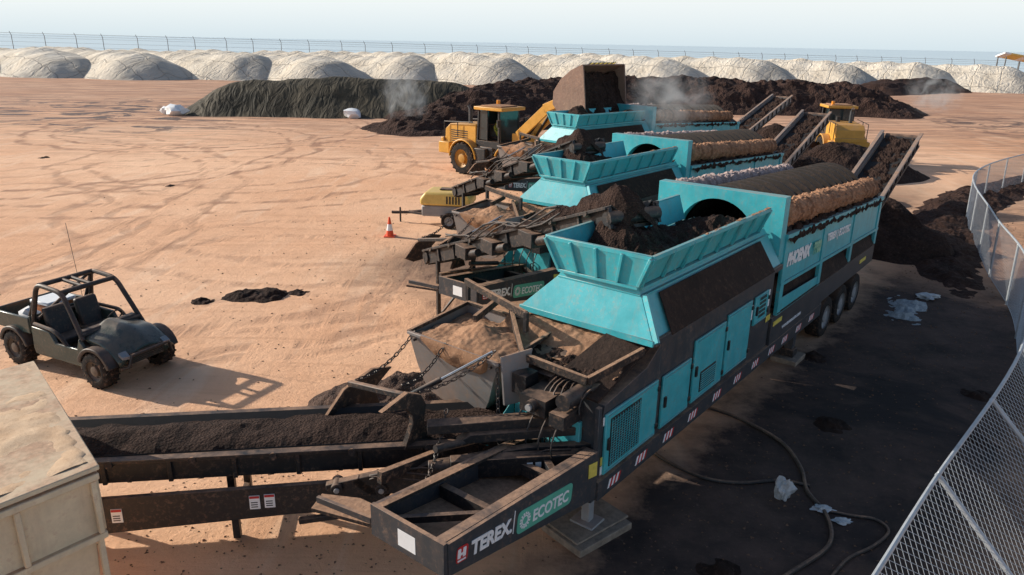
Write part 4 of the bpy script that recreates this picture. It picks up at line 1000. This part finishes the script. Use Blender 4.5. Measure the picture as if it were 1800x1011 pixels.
A_=V((-170,180,7.6)); B_=V((150,222,4.3)); n=46
L=(B_-A_)
for q,r_ in ((0,.03),(-.5,.018),(-1.0,.018),(-2.0,.02),(-3.0,.02)):
    g=G((0,-200,0)); g.cyl(A_+V((0,0,q)),B_+V((0,0,q)),r_,FP,4); g.done('wire',E)
for i in range(n+1):
    p=A_+L*(i+random.uniform(-.12,.12))/n; g=G((0,-200,0)); g.cyl((p.x,p.y,0),(p.x,p.y,p.z-.5),.07,FP,6); g.cyl((p.x,p.y,p.z-.5),(p.x-.35,p.y,p.z+.35),.06,FP,6); g.done('post',E)
# ------------------------------------------------------------------ hose, mats, scraps
def hose(name,pts,r,label):
    P_=catmull([V((x,y,r)) for x,y in pts],10)
    g=G(); g.rtube(P_,r,BLACK,8)
    o=g.done(name,None,0,label=label,category='hose'); setorigin(o,(P_[0].x,P_[0].y,0)); return o
hose('hose',[(2.5,12.0),(2.75,11.5),(3.3,10.95),(3.9,10.8),(4.6,10.9),(5.05,10.75)],.03,'black rubber hose lying on the dark soil')
hose('hose',[(3.9,13.6),(4.5,13.1),(5.05,12.2),(5.1,11.3),(4.95,10.6),(5.0,9.9),(4.75,9.2),(4.0,8.6),(3.3,8.1)],.035,'long black rubber hose curving across dark soil')
hose('hose',[(4.95,10.1),(5.4,9.95),(5.75,9.85),(5.8,9.55),(5.4,9.2),(4.9,8.9),(4.4,8.4)],.025,'thin black hose branch looping by the fence')
def pos(s_,w_): 
    return AX*s_+LX*w_
p=pos(8.2,4.95); g=G(); g.box(-.55,.55,-.42,.42,.0,.12,WOOD); g.box(-.5,.6,-.3,.38,.121,.158,WOOD); o=g.done('timber_mat',None,.01,label='timber mats under the landing leg',category='timber mat'); o.location=(p.x,p.y,.0); o.rotation_euler.z=rad(40)
p=pos(16.7,4.85); g=G(); g.box(-.35,.35,-.3,.3,0,.12,WOOD); o=g.done('timber_mat',None,.01,label='timber block under the support jack',category='timber mat'); o.location=(p.x,p.y,0); o.rotation_euler.z=rad(52)
PLW=plain('crumpled_plastic',(.5,.52,.54),.4,0,.3,8,.8)
def scrap(x,y,r,seed,lab,sq=(1,1,.5),m=PLW,nm='plastic_scrap',sub=3):
    g=G(); g.blob((0,0,r*sq[2]*.8),r,m,seed,.9,sub,sq); o=g.done(nm,None,0,label=lab,category='plastic scrap'); o.location=(x,y,0); return o
scrap(4.47,10.4,.15,3,'crumpled clear plastic wrap standing on the soil',(.8,.8,1.3))
scrap(5.0,10.1,.11,4,'small scrap of white plastic by the hose',(1.4,.8,.4)); scrap(5.2,9.8,.09,5,'small scrap of white plastic by the hose',(1.4,.8,.4))
FOAM=soil('pale_foam',(.22,.24,.25),(.55,.58,.60),9,.6,.03,(.75,.77,.79))
heap('foam_spill',[(10.7,19.0,.04,.4),(11.2,19.9,.06,.55),(11.6,20.6,.03,.45)],FOAM,.04,.14,12,label='pale foamy spill on dark soil',category='spill')
scrap(12.3,20.8,.2,6,'scrap of white plastic beside the foamy spill',(1.3,1,.4))
for i,(x,y) in enumerate(((-3.2,12.7),(-2.6,12.5),(-1.6,12.6),(-2.0,13.0),(-3.6,13.2),(-2.9,13.9))):
    scrap(x,y,.09,20+i,'pale plastic scrap lying in a debris heap',(1.4,.9,.5),WHITE,sub=2)
for i,(x,y) in enumerate(((3.3,8.1),(3.0,8.6),(16.6,27.2),(9.0,12.4),(10.0,14.4),(7.2,16.2),(6.3,12.9),(-6.2,20.3),(-8.6,19.4),(-17,36),(-28,44))):
    heap('debris_clump',[(x,y,.09,.3)],COMP,.03,.12,30+i,label='small clump of wood chips on the soil',category='debris')
E=empty('shade_canopy',(108,165,0),rad(-8),label='pale yellow canopy on steel posts at the far yard edge',category='canopy')
CN=plain('canopy_fabric',(.80,.58,.18),.7); 
g=G(); 
for i in range(8): 
    a=-5+i*10/8;b=a+10/8; q=(5-a)*.16;q2=(5-b)*.16; g.poly([(a,-2,5.0+q),(b,-2,5.0+q2),(b,2,4.2+q2),(a,2,4.2+q)],(0,0,.3),CN if i%3 else WHITE)
g.done('roof',E)
for x in (-4.5,0,4.5):
    for y in (-1.8,1.8):
        g=G(); g.cyl((x,y,0),(x,y,4.4+(5-x)*.16),.12,FP,6); g.done('post',E)
# ------------------------------------------------------------------ steam
def steam(c,sz,dens,seed):
    m=bpy.data.materials.new('steam_volume'); m.use_nodes=True; t=m.node_tree; t.nodes.clear()
    o_=t.nodes.new('ShaderNodeOutputMaterial'); vs=t.nodes.new('ShaderNodeVolumeScatter'); vs.inputs['Color'].default_value=(1,1,1,1)
    tc=t.nodes.new('ShaderNodeTexCoord'); ns=t.nodes.new('ShaderNodeTexNoise'); ns.inputs['Scale'].default_value=2.2; ns.inputs['Detail'].default_value=4; ns.inputs['Distortion'].default_value=.6
    mp=t.nodes.new('ShaderNodeMapping'); mp.inputs['Location'].default_value=(seed,seed*2,0); t.links.new(tc.outputs['Object'],mp.inputs[0]); t.links.new(mp.outputs[0],ns.inputs['Vector'])
    ln_=t.nodes.new('ShaderNodeVectorMath'); ln_.operation='LENGTH'; t.links.new(tc.outputs['Object'],ln_.inputs[0])
    fo=t.nodes.new('ShaderNodeMapRange'); t.links.new(ln_.outputs['Value'],fo.inputs[0]); fo.inputs[1].default_value=.95; fo.inputs[2].default_value=.1
    mr=t.nodes.new('ShaderNodeMapRange'); t.links.new(ns.outputs['Fac'],mr.inputs[0]); mr.inputs[1].default_value=.46; mr.inputs[2].default_value=.72; mr.inputs[4].default_value=dens
    mu=t.nodes.new('ShaderNodeMath'); mu.operation='MULTIPLY'; t.links.new(fo.outputs[0],mu.inputs[0]); t.links.new(mr.outputs[0],mu.inputs[1]); t.links.new(mu.outputs[0],vs.inputs['Density']); t.links.new(vs.outputs[0],o_.inputs['Volume'])
    g=G(); g.blob((0,0,0),1,m,1,0,3); o=g.done('steam'); o.location=c; o.scale=sz; o['kind']='stuff'; o['label']='thin white steam drifting above warm compost'
steam((-9.0,62,2.6),(2.4,2.4,2.8),.8,1)
steam((6.8,33.5,4.7),(2.2,2.4,1.8),.8,3)
steam((46,84,2.6),(3.5,3.5,2.8),.6,7)
